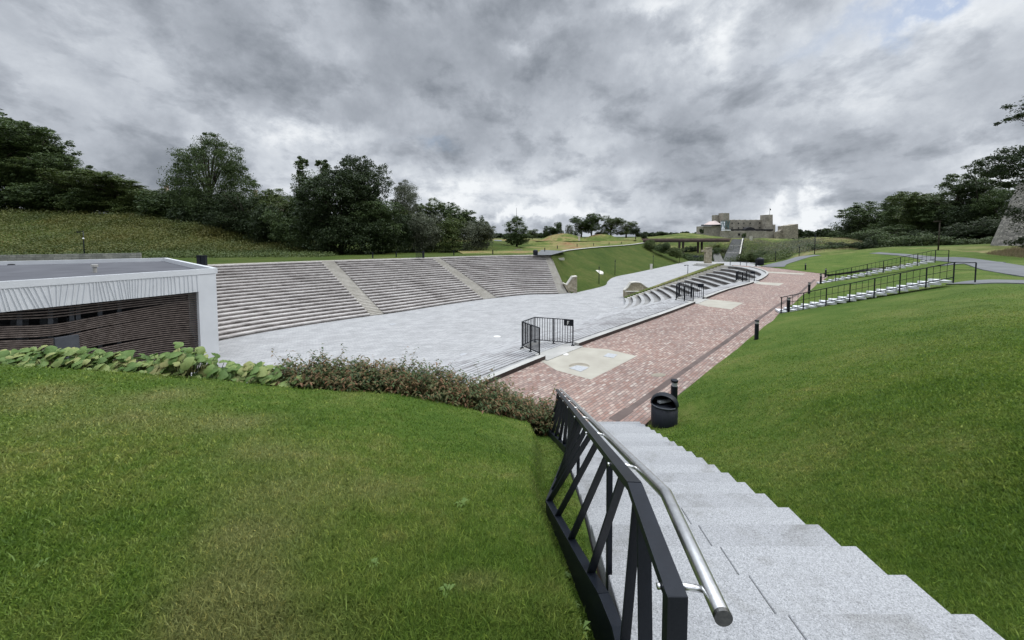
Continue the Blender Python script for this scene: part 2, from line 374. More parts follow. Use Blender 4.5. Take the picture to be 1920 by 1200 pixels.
# ------------------------------------------------------------------ foliage
def unit(n, r_): 
    d = r_.normal(size=(n, 3)); return d / np.linalg.norm(d, axis=1)[:, None]
def leaves(pts, size, r_, up=.3, aspect=.55, droop=0):
    n = len(pts); nrm = unit(n, r_); nrm[:, 2] = np.abs(nrm[:, 2]) + up; nrm /= np.linalg.norm(nrm, axis=1)[:, None]
    a = unit(n, r_); a -= nrm * (a * nrm).sum(1)[:, None]
    if droop: a[:, 2] -= droop
    a /= np.linalg.norm(a, axis=1)[:, None]; b = np.cross(nrm, a)
    s = (size * (.6 + .8 * r_.random(n)))[:, None]; w = s * aspect
    return np.stack([pts - a * s, pts + b * w, pts + a * s, pts - b * w], 1).reshape(-1, 3)
def crown_pts(lobes, n, r_, clump=.17, nclump=26, fill=.25):
    w = np.array([l[3] * l[4] + l[4] * l[5] for l in lobes]); w /= w.sum(); out = []
    for l, q in zip(lobes, w):
        k = max(4, int(nclump * len(lobes) * q)); c = np.array(l[:3]); rr = np.array(l[3:6])
        d = unit(k, r_); rad_ = (.5 + .5 * r_.random(k) ** .6)[:, None]; cc = c + d * rr * rad_
        m = int(n * q); i = r_.integers(0, k, m)
        cs_ = clump * (.5 + r_.random(k))[i][:, None] * rr.mean()
        e = unit(m, r_) * (r_.random(m) ** .45)[:, None]; e[:, 2] *= .6
        p = cc[i] + e * cs_; out.append(p)
        mf = int(m * fill); out.append(c + unit(mf, r_) * rr * (r_.random(mf) ** .4)[:, None] * .86)
    return np.concatenate(out)
def limbs(mb, lobes, r_, tr=.022, h0=0.0, nb=10):
    top = np.array(lobes[0][:3]); mb.tube([(0, 0, h0 - .03), (top[0] * .2, top[1] * .2, top[2] * .35), (top[0] * .6, top[1] * .6, top[2] * .75), tuple(top + [0, 0, .12])], [tr * 1.25, tr, tr * .7, tr * .2], 7)
    for l in lobes:
        for _ in range(max(2, nb // len(lobes))):
            c = np.array(l[:3]); e = c + unit(1, r_)[0] * np.array(l[3:6]) * .85
            s0 = np.array([top[0] * .4, top[1] * .4, max(h0, min(top[2], e[2]) * (.45 + .3 * r_.random()))])
            m_ = (s0 + e) / 2 + np.array([0, 0, .03]); mb.tube([tuple(s0), tuple(m_), tuple(e)], [tr * .45, tr * .3, tr * .08], 5)
TREES = {}
def proto(kind, lobes, n, leaf, mat, seed, clump=.17, nclump=26, fill=.25, droop=0, trunk=True, tr=.022, stacked=False):
    r_ = np.random.default_rng(seed); p = crown_pts(lobes, n, r_, clump, nclump, fill)
    if droop:
        p2 = p[r_.random(len(p)) < .5]; p2 = p2.copy(); p2[:, 2] -= r_.random(len(p2)) * droop; p = np.concatenate([p, p2])
    me = np_mesh(kind + '_crown', leaves(p, leaf, r_, droop=.8 if droop else 0), 4, M[mat])
    tm = None
    if trunk:
        mb = MB(); limbs(mb, lobes, r_, tr); tm = mb.mesh(kind + '_trunk', M['bark'], True)
    TREES[kind] = (me, tm)
def lob(r_, n, w, z0, z1, s0, s1):
    return [(0, 0, (z0 + z1) / 2, w * .8, w * .8, (z1 - z0) * .42)] + [((r_.random() - .5) * 1.5 * w, (r_.random() - .5) * 1.5 * w, z0 + (z1 - z0) * (.12 + .76 * r_.random()), *(lambda q: (q, q, q * .75))(s0 + (s1 - s0) * r_.random())) for _ in range(n)]
for i_, (mt, sd) in enumerate((('leafA', 3), ('leafB', 5), ('leafD', 8), ('leafA', 13), ('leafB', 21))):
    r_ = random.Random(sd)
    proto('broad%d' % i_, lob(r_, 9, .30, .12, .98, .13, .21), 28000, .0085, mt, sd, .20, 34, .38)
proto('dome', [(0, 0, .60, .40, .40, .38), (-.18, 0, .45, .24, .24, .26), (.18, 0, .45, .24, .24, .26), (0, .1, .80, .22, .22, .17), (.2, .1, .68, .16, .16, .16), (-.2, -.05, .68, .17, .17, .16), (0, 0, .28, .28, .28, .18)], 34000, .0085, 'leafD', 91, .15, 60, .5)
r_ = random.Random(2)
proto('birch', [(0, 0, .58, .26, .26, .34), (-.22, 0, .48, .16, .16, .22), (.24, .05, .45, .17, .17, .24), (.05, 0, .86, .12, .12, .12), (-.16, .05, .74, .12, .12, .12), (.2, 0, .70, .13, .13, .14), (-.3, 0, .3, .12, .12, .13), (.3, 0, .28, .12, .12, .14), (0, 0, .25, .25, .25, .18)], 34000, .0062, 'leafA', 31, .24, 26, .45, droop=.13)
proto('birchgrey', [(-.14, 0, .55, .15, .15, .36), (.14, 0, .55, .16, .16, .38), (.02, 0, .5, .18, .18, .40), (.26, 0, .45, .1, .1, .25), (-.25, 0, .4, .1, .1, .22)], 16000, .0065, 'leafC', 37, .24, 22, .35, droop=.05)
proto('slim', [(0, 0, .5, .11, .11, .42), (.02, 0, .84, .07, .07, .15), (-.04, 0, .66, .09, .09, .12), (.05, 0, .52, .10, .10, .12), (-.03, 0, .36, .12, .12, .14), (.04, 0, .22, .13, .13, .14)], 15000, .009, 'leafA', 41, .30, 24, .18)
proto('oval', [(0, 0, .55, .30, .30, .42), (-.14, 0, .42, .2, .2, .25), (.14, 0, .40, .2, .2, .25), (0, .1, .8, .16, .16, .16), (0, -.1, .3, .26, .26, .2)], 22000, .010, 'leafA', 43, .20, 30, .4)
for i_, (mt, sd) in enumerate((('leafD', 51), ('leafA', 53), ('leafB', 57), ('leafC', 59))):
    r_ = random.Random(sd)
    proto('bush%d' % i_, [(0, 0, .4, .6, .5, .42)] + [((r_.random() - .5) * 1.2, (r_.random() - .5) * .8, .2 + .55 * r_.random(), .25, .25, .22) for _ in range(7)], 13000, .019, mt, sd, .30, 30, .4, trunk=False)
TCOUNT = {}
def tree(kind, u, vb, vt, wpx, Y, label, group, name='broadleaf_tree', cat='tree', rz=None, sink=.3):
    me, tm = TREES[kind]; b = Q(u, vb, Y); h = (vb - vt) / F * Y; co = np.array([v.co[:] for v in me.vertices[:2000]]) if kind not in TCOUNT else None
    if co is not None:
        a = np.zeros(len(me.vertices) * 3, np.float32); me.vertices.foreach_get('co', a); a = a.reshape(-1, 3)
        TCOUNT[kind] = (np.percentile(a[:, 0], 99.5) - np.percentile(a[:, 0], .5), np.percentile(a[:, 2], 99.8))
    w0, h0 = TCOUNT[kind]; sz = h / h0; sx = wpx / F * Y / w0
    rz_ = R.random() * 6.28 if rz is None else rz
    if tm is None:
        o = link(name, me); tag(o, label, cat, group)
    else:
        o = empty(name, (0, 0, 0), label, cat, group); link('trunk', tm, o); link('crown', me, o)
    o.location = (b[0], b[1], b[2] - sink); o.rotation_euler = (0, 0, rz_); o.scale = (sx, sx, sz)
    return o
# ------------------------------------------------------------------ world
w = bpy.data.worlds.new('World'); S.world = w; w.use_nodes = True; nt = w.node_tree; nt.nodes.clear()
SUN_EL, SUN_AZ = rad(48), rad(70)       # azimuth from +Y towards +X
def wn(t, **k):
    x = nt.nodes.new(t)
    for a, b in k.items(): setattr(x, a, b)
    return x
def wl(a, b): nt.links.new(a, b)
def wm(op, a, b=0.0, c=0.0, clamp=False):
    x = wn('ShaderNodeMath', operation=op, use_clamp=clamp)
    for v, i in ((a, 0), (b, 1), (c, 2)):
        if hasattr(v, 'is_linked'): wl(v, x.inputs[i])
        else: x.inputs[i].default_value = v
    return x.outputs[0]
sky = wn('ShaderNodeTexSky', sky_type='NISHITA'); sky.sun_disc = False; sky.sun_elevation = SUN_EL; sky.sun_rotation = SUN_AZ; sky.altitude = 50
tc = wn('ShaderNodeTexCoord'); nv = wn('ShaderNodeVectorMath', operation='NORMALIZE'); wl(tc.outputs['Generated'], nv.inputs[0])
sx = wn('ShaderNodeSeparateXYZ'); wl(nv.outputs[0], sx.inputs[0])
zz = wm('ADD', wm('MAXIMUM', sx.outputs[2], 0.0), .36)
cx = wn('ShaderNodeCombineXYZ'); wl(wm('DIVIDE', sx.outputs[0], zz), cx.inputs[0]); wl(wm('DIVIDE', sx.outputs[1], zz), cx.inputs[1])
def wnoise(vec, sc, det, ro, dist, off):
    m = wn('ShaderNodeMapping'); wl(vec, m.inputs[0]); m.inputs['Location'].default_value = off; m.inputs['Scale'].default_value = (sc * .9, sc * .8, sc)
    x = wn('ShaderNodeTexNoise'); wl(m.outputs[0], x.inputs['Vector']); x.inputs['Scale'].default_value = 1
    x.inputs['Detail'].default_value = det; x.inputs['Roughness'].default_value = ro; x.inputs['Distortion'].default_value = dist
    return x.outputs[0]
CP = cx.outputs[0]
n1 = wnoise(CP, 1.7, 7, .50, .15, (3.1, 1.7, 0)); n2 = wnoise(CP, 4.6, 9, .60, .15, (7.3, 2.2, 1)); n3 = wnoise(nv.outputs[0], 11.0, 10, .64, .1, (0, 0, 4))
def lobe(u, v, su, sv, amp):             # a cloud mass or a break, laid out by direction in the sky
    d = ray(u, v); d /= np.linalg.norm(d); e1 = np.cross(d, [0, 0, 1]); e1 /= np.linalg.norm(e1); e2 = np.cross(e1, d)
    def dot(e, s):
        q = wn('ShaderNodeVectorMath', operation='DOT_PRODUCT'); wl(NV2, q.inputs[0]); q.inputs[1].default_value = tuple(e / s); return q.outputs['Value']
    a = dot(e1, su / F); b = dot(e2, sv / F); f = wm('GREATER_THAN', dot(d, 1.0), 0)
    c0 = wm('SUBTRACT', b, float(0))
    r2 = wm('ADD', wm('MULTIPLY', a, a), wm('MULTIPLY', c0, c0))
    return wm('MULTIPLY', wm('MULTIPLY', wm('EXPONENT', wm('MULTIPLY', r2, -1.0)), f), amp)
# warp the directions a little so that the masses get ragged edges
wv = wn('ShaderNodeTexNoise'); wl(nv.outputs[0], wv.inputs['Vector']); wv.inputs['Scale'].default_value = 6; wv.inputs['Detail'].default_value = 7; wv.inputs['Roughness'].default_value = .62
vs = wn('ShaderNodeVectorMath', operation='SUBTRACT'); wl(wv.outputs['Color'], vs.inputs[0]); vs.inputs[1].default_value = (.5, .5, .5)
vm = wn('ShaderNodeVectorMath', operation='SCALE'); wl(vs.outputs[0], vm.inputs[0]); vm.inputs['Scale'].default_value = .26
va = wn('ShaderNodeVectorMath', operation='ADD'); wl(nv.outputs[0], va.inputs[0]); wl(vm.outputs[0], va.inputs[1]); NV2 = va.outputs[0]
LOBES = [(430, 80, 150, 60, -.22), (160, 160, 170, 90, -.10), (1130, 60, 170, 80, -.20), (880, 90, 160, 90, -.12), (1180, 150, 120, 50, -.10), (1450, 285, 220, 30, -.16), (1000, 280, 260, 50, -.08),
         (1300, 345, 220, 30, -.10), (290, 305, 26, 50, -.24), (30, 90, 60, 200, .03), (580, 110, 70, 55, .22), (250, 30, 60, 40, .10), (620, 245, 150, 22, .20), (800, 205, 60, 30, .14), (1220, 5, 60, 25, .30), (1330, 90, 40, 60, .22), (1800, 60, 130, 60, .05),
         (1420, 60, 160, 40, .10), (1860, 290, 70, 40, .32), (960, 95, 40, 20, .22), (1040, 35, 45, 22, .14), (870, 350, 90, 30, .16), (1000, 415, 120, 14, .30), (1440, 395, 26, 20, .34), (1535, 392, 22, 28, .36), (1150, 360, 120, 30, .10), (120, 230, 160, 60, -.05), (1850, 120, 80, 60, -.06), (1180, 395, 180, 22, .10), (1760, 110, 60, 90, .05), (700, 330, 200, 40, .08), (1650, 180, 120, 50, .05)]
acc = wm('ADD', wm('MULTIPLY', wm('SUBTRACT', n1, .5), .80), wm('MULTIPLY', wm('SUBTRACT', n2, .5), .66))
acc = wm('ADD', acc, wm('MULTIPLY', wm('SUBTRACT', n3, .5), .42))
for l_ in LOBES: acc = wm('ADD', acc, lobe(*l_))
# billows: fold the fine noise so that cloud edges turn round and crisp
bf = wm('ABSOLUTE', wm('SUBTRACT', n2, .5)); acc = wm('ADD', acc, wm('MULTIPLY', wm('SUBTRACT', bf, .07), -.55))
acc = wm('ADD', acc, .52)
rp = wn('ShaderNodeValToRGB'); wl(acc, rp.inputs[0]); e = rp.color_ramp
ST = [(.06, (.180, .205, .245)), (.25, (.275, .304, .348)), (.40, (.375, .408, .460)), (.52, (.485, .522, .580)), (.64, (.64, .68, .735)), (.80, (.90, .93, .96))]
while len(e.elements) < len(ST): e.elements.new(.5)
for q, (p_, c_) in zip(e.elements, ST): q.position = p_; q.color = (*c_, 1)
# blue shows through the high break at upper right
bl = lobe(1780, 0, 90, 13, .9); bl = wm('ADD', bl, lobe(1640, 60, 100, 50, .06)); bl = wm('ADD', bl, lobe(820, 260, 30, 10, .35)); bl = wm('MINIMUM', wm('MULTIPLY', bl, wm('ADD', n2, .45)), .85)
sc_ = wn('ShaderNodeVectorMath', operation='SCALE'); wl(sky.outputs[0], sc_.inputs[0]); sc_.inputs['Scale'].default_value = .10
mx = wn('ShaderNodeMix', data_type='RGBA'); wl(bl, mx.inputs[0]); wl(rp.outputs[0], mx.inputs[6]); wl(sc_.outputs[0], mx.inputs[7])
# an overcast sky is brightest overhead
el = wm('SMOOTHSTEP' if False else 'SUBTRACT', sx.outputs[2], .56); zen = wm('ADD', 1.0, wm('MULTIPLY', wm('MULTIPLY', el, 2.6, clamp=True), 5.2))
sc2 = wn('ShaderNodeVectorMath', operation='SCALE'); wl(mx.outputs[2], sc2.inputs[0]); wl(zen, sc2.inputs['Scale'])
bg = wn('ShaderNodeBackground'); wl(sc2.outputs[0], bg.inputs[0]); bg.inputs[1].default_value = 1.0
wo = wn('ShaderNodeOutputWorld'); wl(bg.outputs[0], wo.inputs[0])
sl = bpy.data.lights.new('sun', 'SUN'); sl.energy = 1.5; sl.angle = rad(12); sl.color = (1, .965, .91)
so = bpy.data.objects.new('sun', sl); COL.objects.link(so)
sd = Vector((math.sin(SUN_AZ) * math.cos(SUN_EL), math.cos(SUN_AZ) * math.cos(SUN_EL), math.sin(SUN_EL)))
so.rotation_euler = sd.to_track_quat('Z', 'Y').to_euler(); so.location = (0, -20, 60)
S.view_settings.view_transform = 'Standard'; S.view_settings.look = 'None'; S.view_settings.exposure = 0; S.view_settings.gamma = 1
S.cycles.max_bounces = 6; S.cycles.diffuse_bounces = 3; S.cycles.transparent_max_bounces = 4; S.cycles.use_denoising = True
# ================================================================== GROUND
def structure(name, me): o = link(name, me); o['kind'] = 'structure'; return o
from mathutils.geometry import tessellate_polygon
def onmesh(G, u, v):                     # point of a surface grid met by a sight line
    g = G.reshape(-1, 3); d = g - np.array([0, 0, CZ]); fy = d[:, 1] * cs - d[:, 2] * sn; up = d[:, 1] * sn + d[:, 2] * cs
    fy = np.where(fy > .1, fy, 1e9); pu = U0 + F * d[:, 0] / fy; pv = V0 - F * up / fy; e = (pu - u) ** 2 * .3 + (pv - v) ** 2 * 3; i = np.argsort(e)[:6]; w_ = 1 / (e[i] + .3)
    return (g[i] * w_[:, None]).sum(0) / w_.sum()
def sheet(name, pts, z, mat, sides=0.0):
    mb = MB(); top = [(p[0], p[1], z) for p in pts]; a = sum(top[i][0] * top[(i + 1) % len(top)][1] - top[(i + 1) % len(top)][0] * top[i][1] for i in range(len(top)))
    if a < 0: top = top[::-1]
    if sides:
        for a_, b_ in zip(top, top[1:] + top[:1]): mb.face([(a_[0], a_[1], z - sides), (b_[0], b_[1], z - sides), b_, a_])
    for tri in tessellate_polygon([[Vector(p) for p in top]]):
        q = [top[i] for i in tri]; n_ = (Vector(q[1]) - Vector(q[0])).cross(Vector(q[2]) - Vector(q[0])); mb.face(q if n_.z > 0 else q[::-1])
    return structure(name, mb.mesh(name, mat))
sheet('ground', [(-3000, -200), (3000, -200), (3000, 5000), (-3000, 5000)], -.3, M['ground'])
sheet('plaza', [(-75, 12), (60, 12), (60, 60), (135, 120), (135, 182), (20, 182), (-10, 120), (-75, 75)], 0.004, M['plaza'])
# ---- tribunes
def trib(keys, kn, zt, n, sections, aisles, root, ms, seat='seat_slab', over=.09, slab=.15, sd_=.5, bulge=None):
    Tk = [P(*k[0], zt)[:2] for k in keys] if not hasattr(keys[0][0][0], 'dtype') else [k[0] for k in keys]
    Bk = [P(*k[1], 0)[:2] for k in keys] if not hasattr(keys[0][0][0], 'dtype') else [k[1] for k in keys]
    def ln(t, f, off=0.0):
        T = hermite(kn, Tk, t); B = hermite(kn, Bk, t); d = T - B; L = np.linalg.norm(d, axis=1)[:, None]
        q = B + d * f + d / L * off
        if bulge: q = q + np.array([.45, -.89]) * (bulge * math.sin(math.pi * min(f, 1) ** 1.4) * np.exp(-((t - 50) / 9.0) ** 2))[:, None]
        return q
    def at(t, f, z, off=0.0):
        q = ln(t, f, off); return np.concatenate([q, np.full((len(q), 1), z)], 1)
    hs = zt / n
    for a, b in sections:
        t = np.linspace(a, b, max(6, int((b - a) / (kn[-1] - kn[0]) * 130)))
        rz_, sl_ = MB(), MB()
        for i in range(n):
            f = i / n; g = (i + 1) / n; z0 = i * hs; z1 = z0 + hs
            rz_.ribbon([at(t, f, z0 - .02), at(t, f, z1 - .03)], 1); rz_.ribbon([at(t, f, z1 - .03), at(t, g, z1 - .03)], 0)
            A = at(t, f, z1 - slab, -over); B_ = at(t, f, z1, -over); e_ = sd_ if i < n - 1 else -.02; C_ = at(t, f, z1, e_) if i < n - 1 else at(t, 1, z1, -.02); D_ = at(t, f, z1 - slab, e_) if i < n - 1 else at(t, 1, z1 - slab, -.02)
            sl_.ribbon([A, B_, C_, D_], 0, close=True)
            for q in (0, -1): sl_.face([A[q], B_[q], C_[q], D_[q]])
        for q in (a, b):                 # closed ends
            tt = np.array([q])
            for i in range(n):
                z1 = (i + 1) * hs - .03; p0 = at(tt, i / n, 0)[0]; p1 = at(tt, (i + 1) / n, 0)[0]
                rz_.face([p0, p1, (p1[0], p1[1], z1), (p0[0], p0[1], z1)], 0)
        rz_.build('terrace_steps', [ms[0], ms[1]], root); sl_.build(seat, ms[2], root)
    for a, b in aisles:
        t = np.linspace(a, b, 4); mb = MB(); nn = n * 2
        for i in range(nn):
            f = i / nn; g = (i + 1) / nn; z0 = i * zt / nn; z1 = z0 + zt / nn
            A, B_, C_ = at(t, f, z0 + .02, -.05), at(t, f, z1 + .02, -.05), at(t, g, z1 + .02, -.05)
            mb.ribbon([A, B_, C_])
            for q in (0, -1): mb.face([A[q], B_[q], C_[q], (C_[q][0], C_[q][1], -.05), (A[q][0], A[q][1], -.05)])
        mb.build('aisle_stair', ms[3], root)
    return ln
fk = [((200, 506), (330, 655)), ((400, 497), (520, 618.5)), ((600, 489.8), (694, 592.5)), ((625, 489), (719, 589.3)), ((808, 483.5), (905, 561.5)), ((822, 483), (930, 558.5)), ((920, 480), (988, 552.6)), ((1020, 478.3), (1047, 551)), ((1032, 478), (1063, 550))]
fn = [330, 520, 690, 722, 905, 930, 988, 1047, 1063]
ft = empty('far_tribune', P(700, 590, 0), 'long weathered limestone seating terrace along the far side of the plaza', 'tribune')
ft.location = (0, 0, 0)
ZT = 7.4
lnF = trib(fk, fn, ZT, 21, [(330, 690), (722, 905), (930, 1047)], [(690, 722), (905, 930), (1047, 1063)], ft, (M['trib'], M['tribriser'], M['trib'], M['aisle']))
t = np.linspace(330, 1063, 80); mb = MB()
def lz(ln, t, f, z, off): q = ln(t, f, off); return np.concatenate([q, np.full((len(q), 1), z)], 1)
mb.ribbon([lz(lnF, t, 1, ZT - .3, -.05), lz(lnF, t, 1, ZT + .06, -.05), lz(lnF, t, 1, ZT + .06, 1.0), lz(lnF, t, 1, ZT - .3, 1.0)])
mb.build('top_coping', M['aisle'], ft)
# ---- near tribune
def tt_(u, v): return P(u, v, 7)[:2]
def bb_(u, v): return P(u, v, 0)[:2]
nk = [(np.array([-6., 6.5]), np.array([-18.9, 21.8])), (tt_(1000, 677.5), np.array([-12., 29.1])), (tt_(1267, 580.5), bb_(870, 675)), (tt_(1359, 545), bb_(1050, 619.5)), (tt_(1405, 532), bb_(1146, 591)),
      (tt_(1433.5, 518), bb_(1165, 583.5)), (tt_(1436.5, 512.5), bb_(1172, 577)), (tt_(1424, 506), bb_(1174.5, 571)), (tt_(1399, 500.5), bb_(1173.5, 566)), (tt_(1358, 497.5), bb_(1171, 561))]
kn_ = [0, 10, 22, 31, 38, 48, 53, 59, 65, 70]
ntb = empty('near_tribune', (0, 0, 0), 'pale grey curved seating terrace stepping down from the pink brick terrace', 'tribune')
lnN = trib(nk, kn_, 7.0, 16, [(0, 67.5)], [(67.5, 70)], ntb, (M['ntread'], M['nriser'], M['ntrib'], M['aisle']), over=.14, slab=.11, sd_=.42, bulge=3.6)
# plank seats on the straight part
mb = MB(); t = np.linspace(0, 40, 90)
for i in range(16):
    z1 = (i + 1) * 7 / 16
    for o_ in ((.08, .26, .44, .66, .86, 1.04) if i < 15 else (.08, .26, .44, .62, .80)):
        A = lz(lnN, t, i / 16, z1 + .004, o_ - .19); B_ = lz(lnN, t, i / 16, z1 + .045, o_ - .19); C_ = lz(lnN, t, i / 16, z1 + .045, o_ - .05); D_ = lz(lnN, t, i / 16, z1 + .004, o_ - .05)
        mb.ribbon([A, B_, C_, D_], 0, close=True)
mb.build('seat_planks', M['plank'], ntb)
FEN = [(P(1011.5, 668.5, 7), P(979, 653.5, 7), (1.07, 17.75), P(1074, 649, 7)), (P(1299.5, 568.5, 7), P(1267.8, 562.5, 7), P(1274.5, 556.5, 7), P(1318.3, 561, 7)), (P(1404.7, 530, 7), P(1379.8, 528, 7), P(1384, 525.5, 7), P(1414.5, 527.3, 7))]
def near_t(p): tt_ = np.linspace(0, 64, 1500); q = lnN(tt_, 1.0); return tt_[np.argmin(((q - np.array(p[:2])) ** 2).sum(1))]
cuts = [(near_t(f[0]) - .1, near_t(f[3]) + .1) for f in FEN]; edges = [0] + [q for c in cuts for q in c] + [64]
mb = MB()
for ta, tb in zip(edges[::2], edges[1::2]):
  t = np.linspace(ta, tb, max(6, int((tb - ta) * 2.2)))
  mb.ribbon([lz(lnN, t, 1, 6.9, -.01), lz(lnN, t, 1, 7.16, -.01), lz(lnN, t, 1, 7.16, .24)], 1)
  mb.ribbon([lz(lnN, t, 1, 7.16, .24), lz(lnN, t, 1, 6.9, .24)], 0)
  A_, B2_, C2_, D2_ = lz(lnN, t, 1, 6.9, -.01), lz(lnN, t, 1, 7.16, -.01), lz(lnN, t, 1, 7.16, .24), lz(lnN, t, 1, 6.9, .24)
  for q in (0, -1): mb.face([A_[q], B2_[q], C2_[q], D2_[q]], 1)
mb.build('top_upstand', [M['darkside'], M['conc']], ntb)
for f, (ta, tb) in zip(FEN, cuts):
    e1 = lnN(np.array([ta]), 1.0, .34)[0]; e2 = lnN(np.array([tb]), 1.0, .34)[0]; pl = [e1, f[0][:2], f[1][:2], f[2][:2], f[3][:2], e2]; cen = np.mean([np.array(q[:2]) for q in pl], 0)
    pl = [np.array(q[:2]) + (np.array(q[:2]) - cen) * .08 for q in pl]; ar = sum(pl[i][0] * pl[(i + 1) % 6][1] - pl[(i + 1) % 6][0] * pl[i][1] for i in range(6))
    if ar < 0: pl = pl[::-1]
    mb = MB(); mb.prism([(q[0], q[1], 5.6) for q in pl], (0, 0, 1.43)); mb.build('aisle_landing', M['conc'], ntb)
mb = MB(); t = np.array([70., 69.9999]); fs = np.linspace(0, 1, 15)   # planted strip up the end of the seating
L, Rr = [], []
for f in fs:
    q = lnN(np.array([70.]), f)[0]; q2 = lnN(np.array([69.]), f)[0]; d = (q - q2); d /= np.linalg.norm(d); z = 7 * f + .35
    L.append((q[0] + d[0] * .02, q[1] + d[1] * .02, z)); Rr.append((q[0] + d[0] * 1.3, q[1] + d[1] * 1.3, z - .1))
mb.ribbon([L, Rr]); mb.ribbon([Rr, [(p[0], p[1], -.1) for p in Rr]]); mb.ribbon([[(p[0], p[1], -.1) for p in L], L])
structure('grass_strip', mb.mesh('grass_strip', M['hillgreen']))
# ---- brick terrace
ed = [(3.5, 9.9), tuple(P(1258, 752, 7)[:2]), tuple(P(1326, 697, 7)[:2]), tuple(P(1407, 635.5, 7)[:2]), tuple(P(1462, 594, 7)[:2]), (24.5, 31.6), (31.6, 38.6), (38.2, 46), tuple(P(1542, 513, 7)[:2]), tuple(P(1505, 506, 7)[:2]), tuple(P(1430, 500, 7)[:2]), tuple(P(1372, 497, 7)[:2])]
t = np.linspace(0, 68, 110); inner = [tuple(q) for q in lnN(t, 1.0, .20)]
poly = inner + ed[::-1] + [(-3.0, 5.0)]
sheet('brick_terrace', poly, 7.0, M['brick'], 7.2)
def strip(name, pts, w_, z, mat, kindname='structure', th=0.0):
    mb = MB(); pts = [np.array(p[:2], float) for p in pts]; Lf, Rt = [], []
    for i, p in enumerate(pts):
        d = pts[min(i + 1, len(pts) - 1)] - pts[max(i - 1, 0)]; d /= np.linalg.norm(d); n_ = np.array([-d[1], d[0]])
        wi = w_[i] if isinstance(w_, (list, tuple)) else w_; zi = z[i] if isinstance(z, (list, tuple)) else z
        Lf.append((*(p + n_ * wi / 2), zi)); Rt.append((*(p - n_ * wi / 2), zi))
    mb.ribbon([Rt, Lf])
    return structure(name, mb.mesh(name, mat))
strip('drain_channel', [P(1180, 768, 7), P(1282, 696, 7), P(1460, 571.6, 7), P(1500, 549, 7), P(1528, 524, 7)], .20, 7.004, M['channel'])
strip('channel_grate', [P(1150, 788, 7), P(1180, 768, 7)], .30, 7.005, M['channel'])
for i_, ap in enumerate([[(1030, 649), (1074, 650), (1140, 655), (1194, 668), (1108, 712), (1044, 695), (1012, 676)],
        [(1299.5, 569), (1321, 560.6), (1345, 562.6), (1393.6, 568), (1370.8, 580), (1325, 574.5), (1309, 570.5)],
        [(1406, 528), (1470, 531), (1460, 536), (1420, 532.5)], [(1438, 509), (1510, 513), (1505, 515), (1438, 511.5)]]):
    sheet('concrete_apron', [P(u, v, 7)[:2] for u, v in ap], 7.006, M['apron'])
sheet('damp_patch', [P(1086 + 20 * math.cos(a), 688 - 7.5 * math.sin(a), 7)[:2] for a in np.linspace(.1, 3.04, 14)] + [P(1086 + 17 * math.cos(a), 688 - 3.0 * math.sin(a), 7)[:2] for a in np.linspace(3.0, .14, 12)], 7.009, M['stain'])
sheet('damp_patch', [(P(1235 + 14 * math.cos(a), 703 + 3.2 * math.sin(a) + (a < 3) * .5, 7))[:2] for a in np.linspace(0, 2 * math.pi, 18)[:-1]], 7.006, M['stain'])
def cover(name, pts, mat, label, cat='cover'):
    mb = MB(); q = [P(u, v, 7.012) for u, v in pts]; mb.prism([(p[0], p[1], 7.010) for p in q][::-1], (0, 0, .006))
    o = mb.build(name, mat); tag(o, label, cat); origin_to(o, (q[0][0], q[0][1], 7.01)); return o
cover('hatch_cover', [(1131, 668), (1140, 662), (1158, 665), (1150, 671)], M['cover'], 'square grey metal hatch cover at the right of the first beige concrete apron')
cover('hatch_cover', [(1067, 690), (1082, 685), (1104, 689), (1089, 697)], M['cover'], 'square grey hatch cover beside the dark damp arc on the beige apron')
cover('manhole_cover', [(1061 + 5 * math.cos(a), 664.5 + 1.9 * math.sin(a)) for a in np.linspace(0, 2 * math.pi, 17)[:-1]], M['coverw'], 'small round pale cover on the beige apron inside the fence marked F')
for u, v in ((870, 665), (736, 608), (1155, 577), (884, 572), (932, 631)):
    mb = MB(); q = P(u, v, .01); mb.lathe((0, 0, 0), [(.42, 0), (.42, .02), (.34, .03)], 18); o = mb.build('drain_cover', M['cover'] if u != 932 else M['coverw'], loc=tuple(q))
    tag(o, {870: 'round grey drain cover on the plaza nearest the bronze bushes', 736: 'round drain cover by the foot of the far seating near the left aisle', 1155: 'small drain cover on the plaza beside the curved seating', 884: 'round drain cover on the plaza below the middle aisle of the far seating', 932: 'small pale cover on the plaza left of the fence marked F'}[u], 'cover')
# ---- right lawn
E0 = np.array([3.5, 9.9]); ED = np.array([.690, .724]); EN = np.array([.724, -.690])
def right_z(x, y):
    rx, ry = x - E0[0], y - E0[1]; d = rx * EN[0] + ry * EN[1]; t = rx * ED[0] + ry * ED[1]
    s_ = np.interp(t, [-8, 0, 14, 22, 60], [.53, .50, .31, .29, .22]); z = 7.02 + s_ * d
    # beyond the far side of the terrace
    far = np.where(x > 40.5, 7.03 + np.maximum(x - 40.9, 0) * .115, -2); wf = np.clip((y - 45) / 14, 0, 1); wf = wf * wf * (3 - 2 * wf); wf = np.where((d < 0) & (y > 49), 1.0, wf); z = np.where(x > 40.5, z * (1 - wf) + far * wf, np.where(y > 56, -2, z))
    cap = 9.45 + .03 * np.clip(y - 30, 0, 60) * .3
    near_ = np.clip((14 - y) / 10, 0, 1); cap = cap + near_ * .55
    k = .25; hh = np.clip(.5 + .5 * (cap - z) / k, 0, 1); z = cap * (1 - hh) + z * hh - k * hh * (1 - hh)
    return z
xs = np.concatenate([np.arange(.5, 12, .25), np.arange(12, 45, .6), np.arange(45, 150, 2.5)]); ys = np.concatenate([np.arange(-6, 12, .25), np.arange(12, 56, .6), np.arange(56, 130, 2.5)])
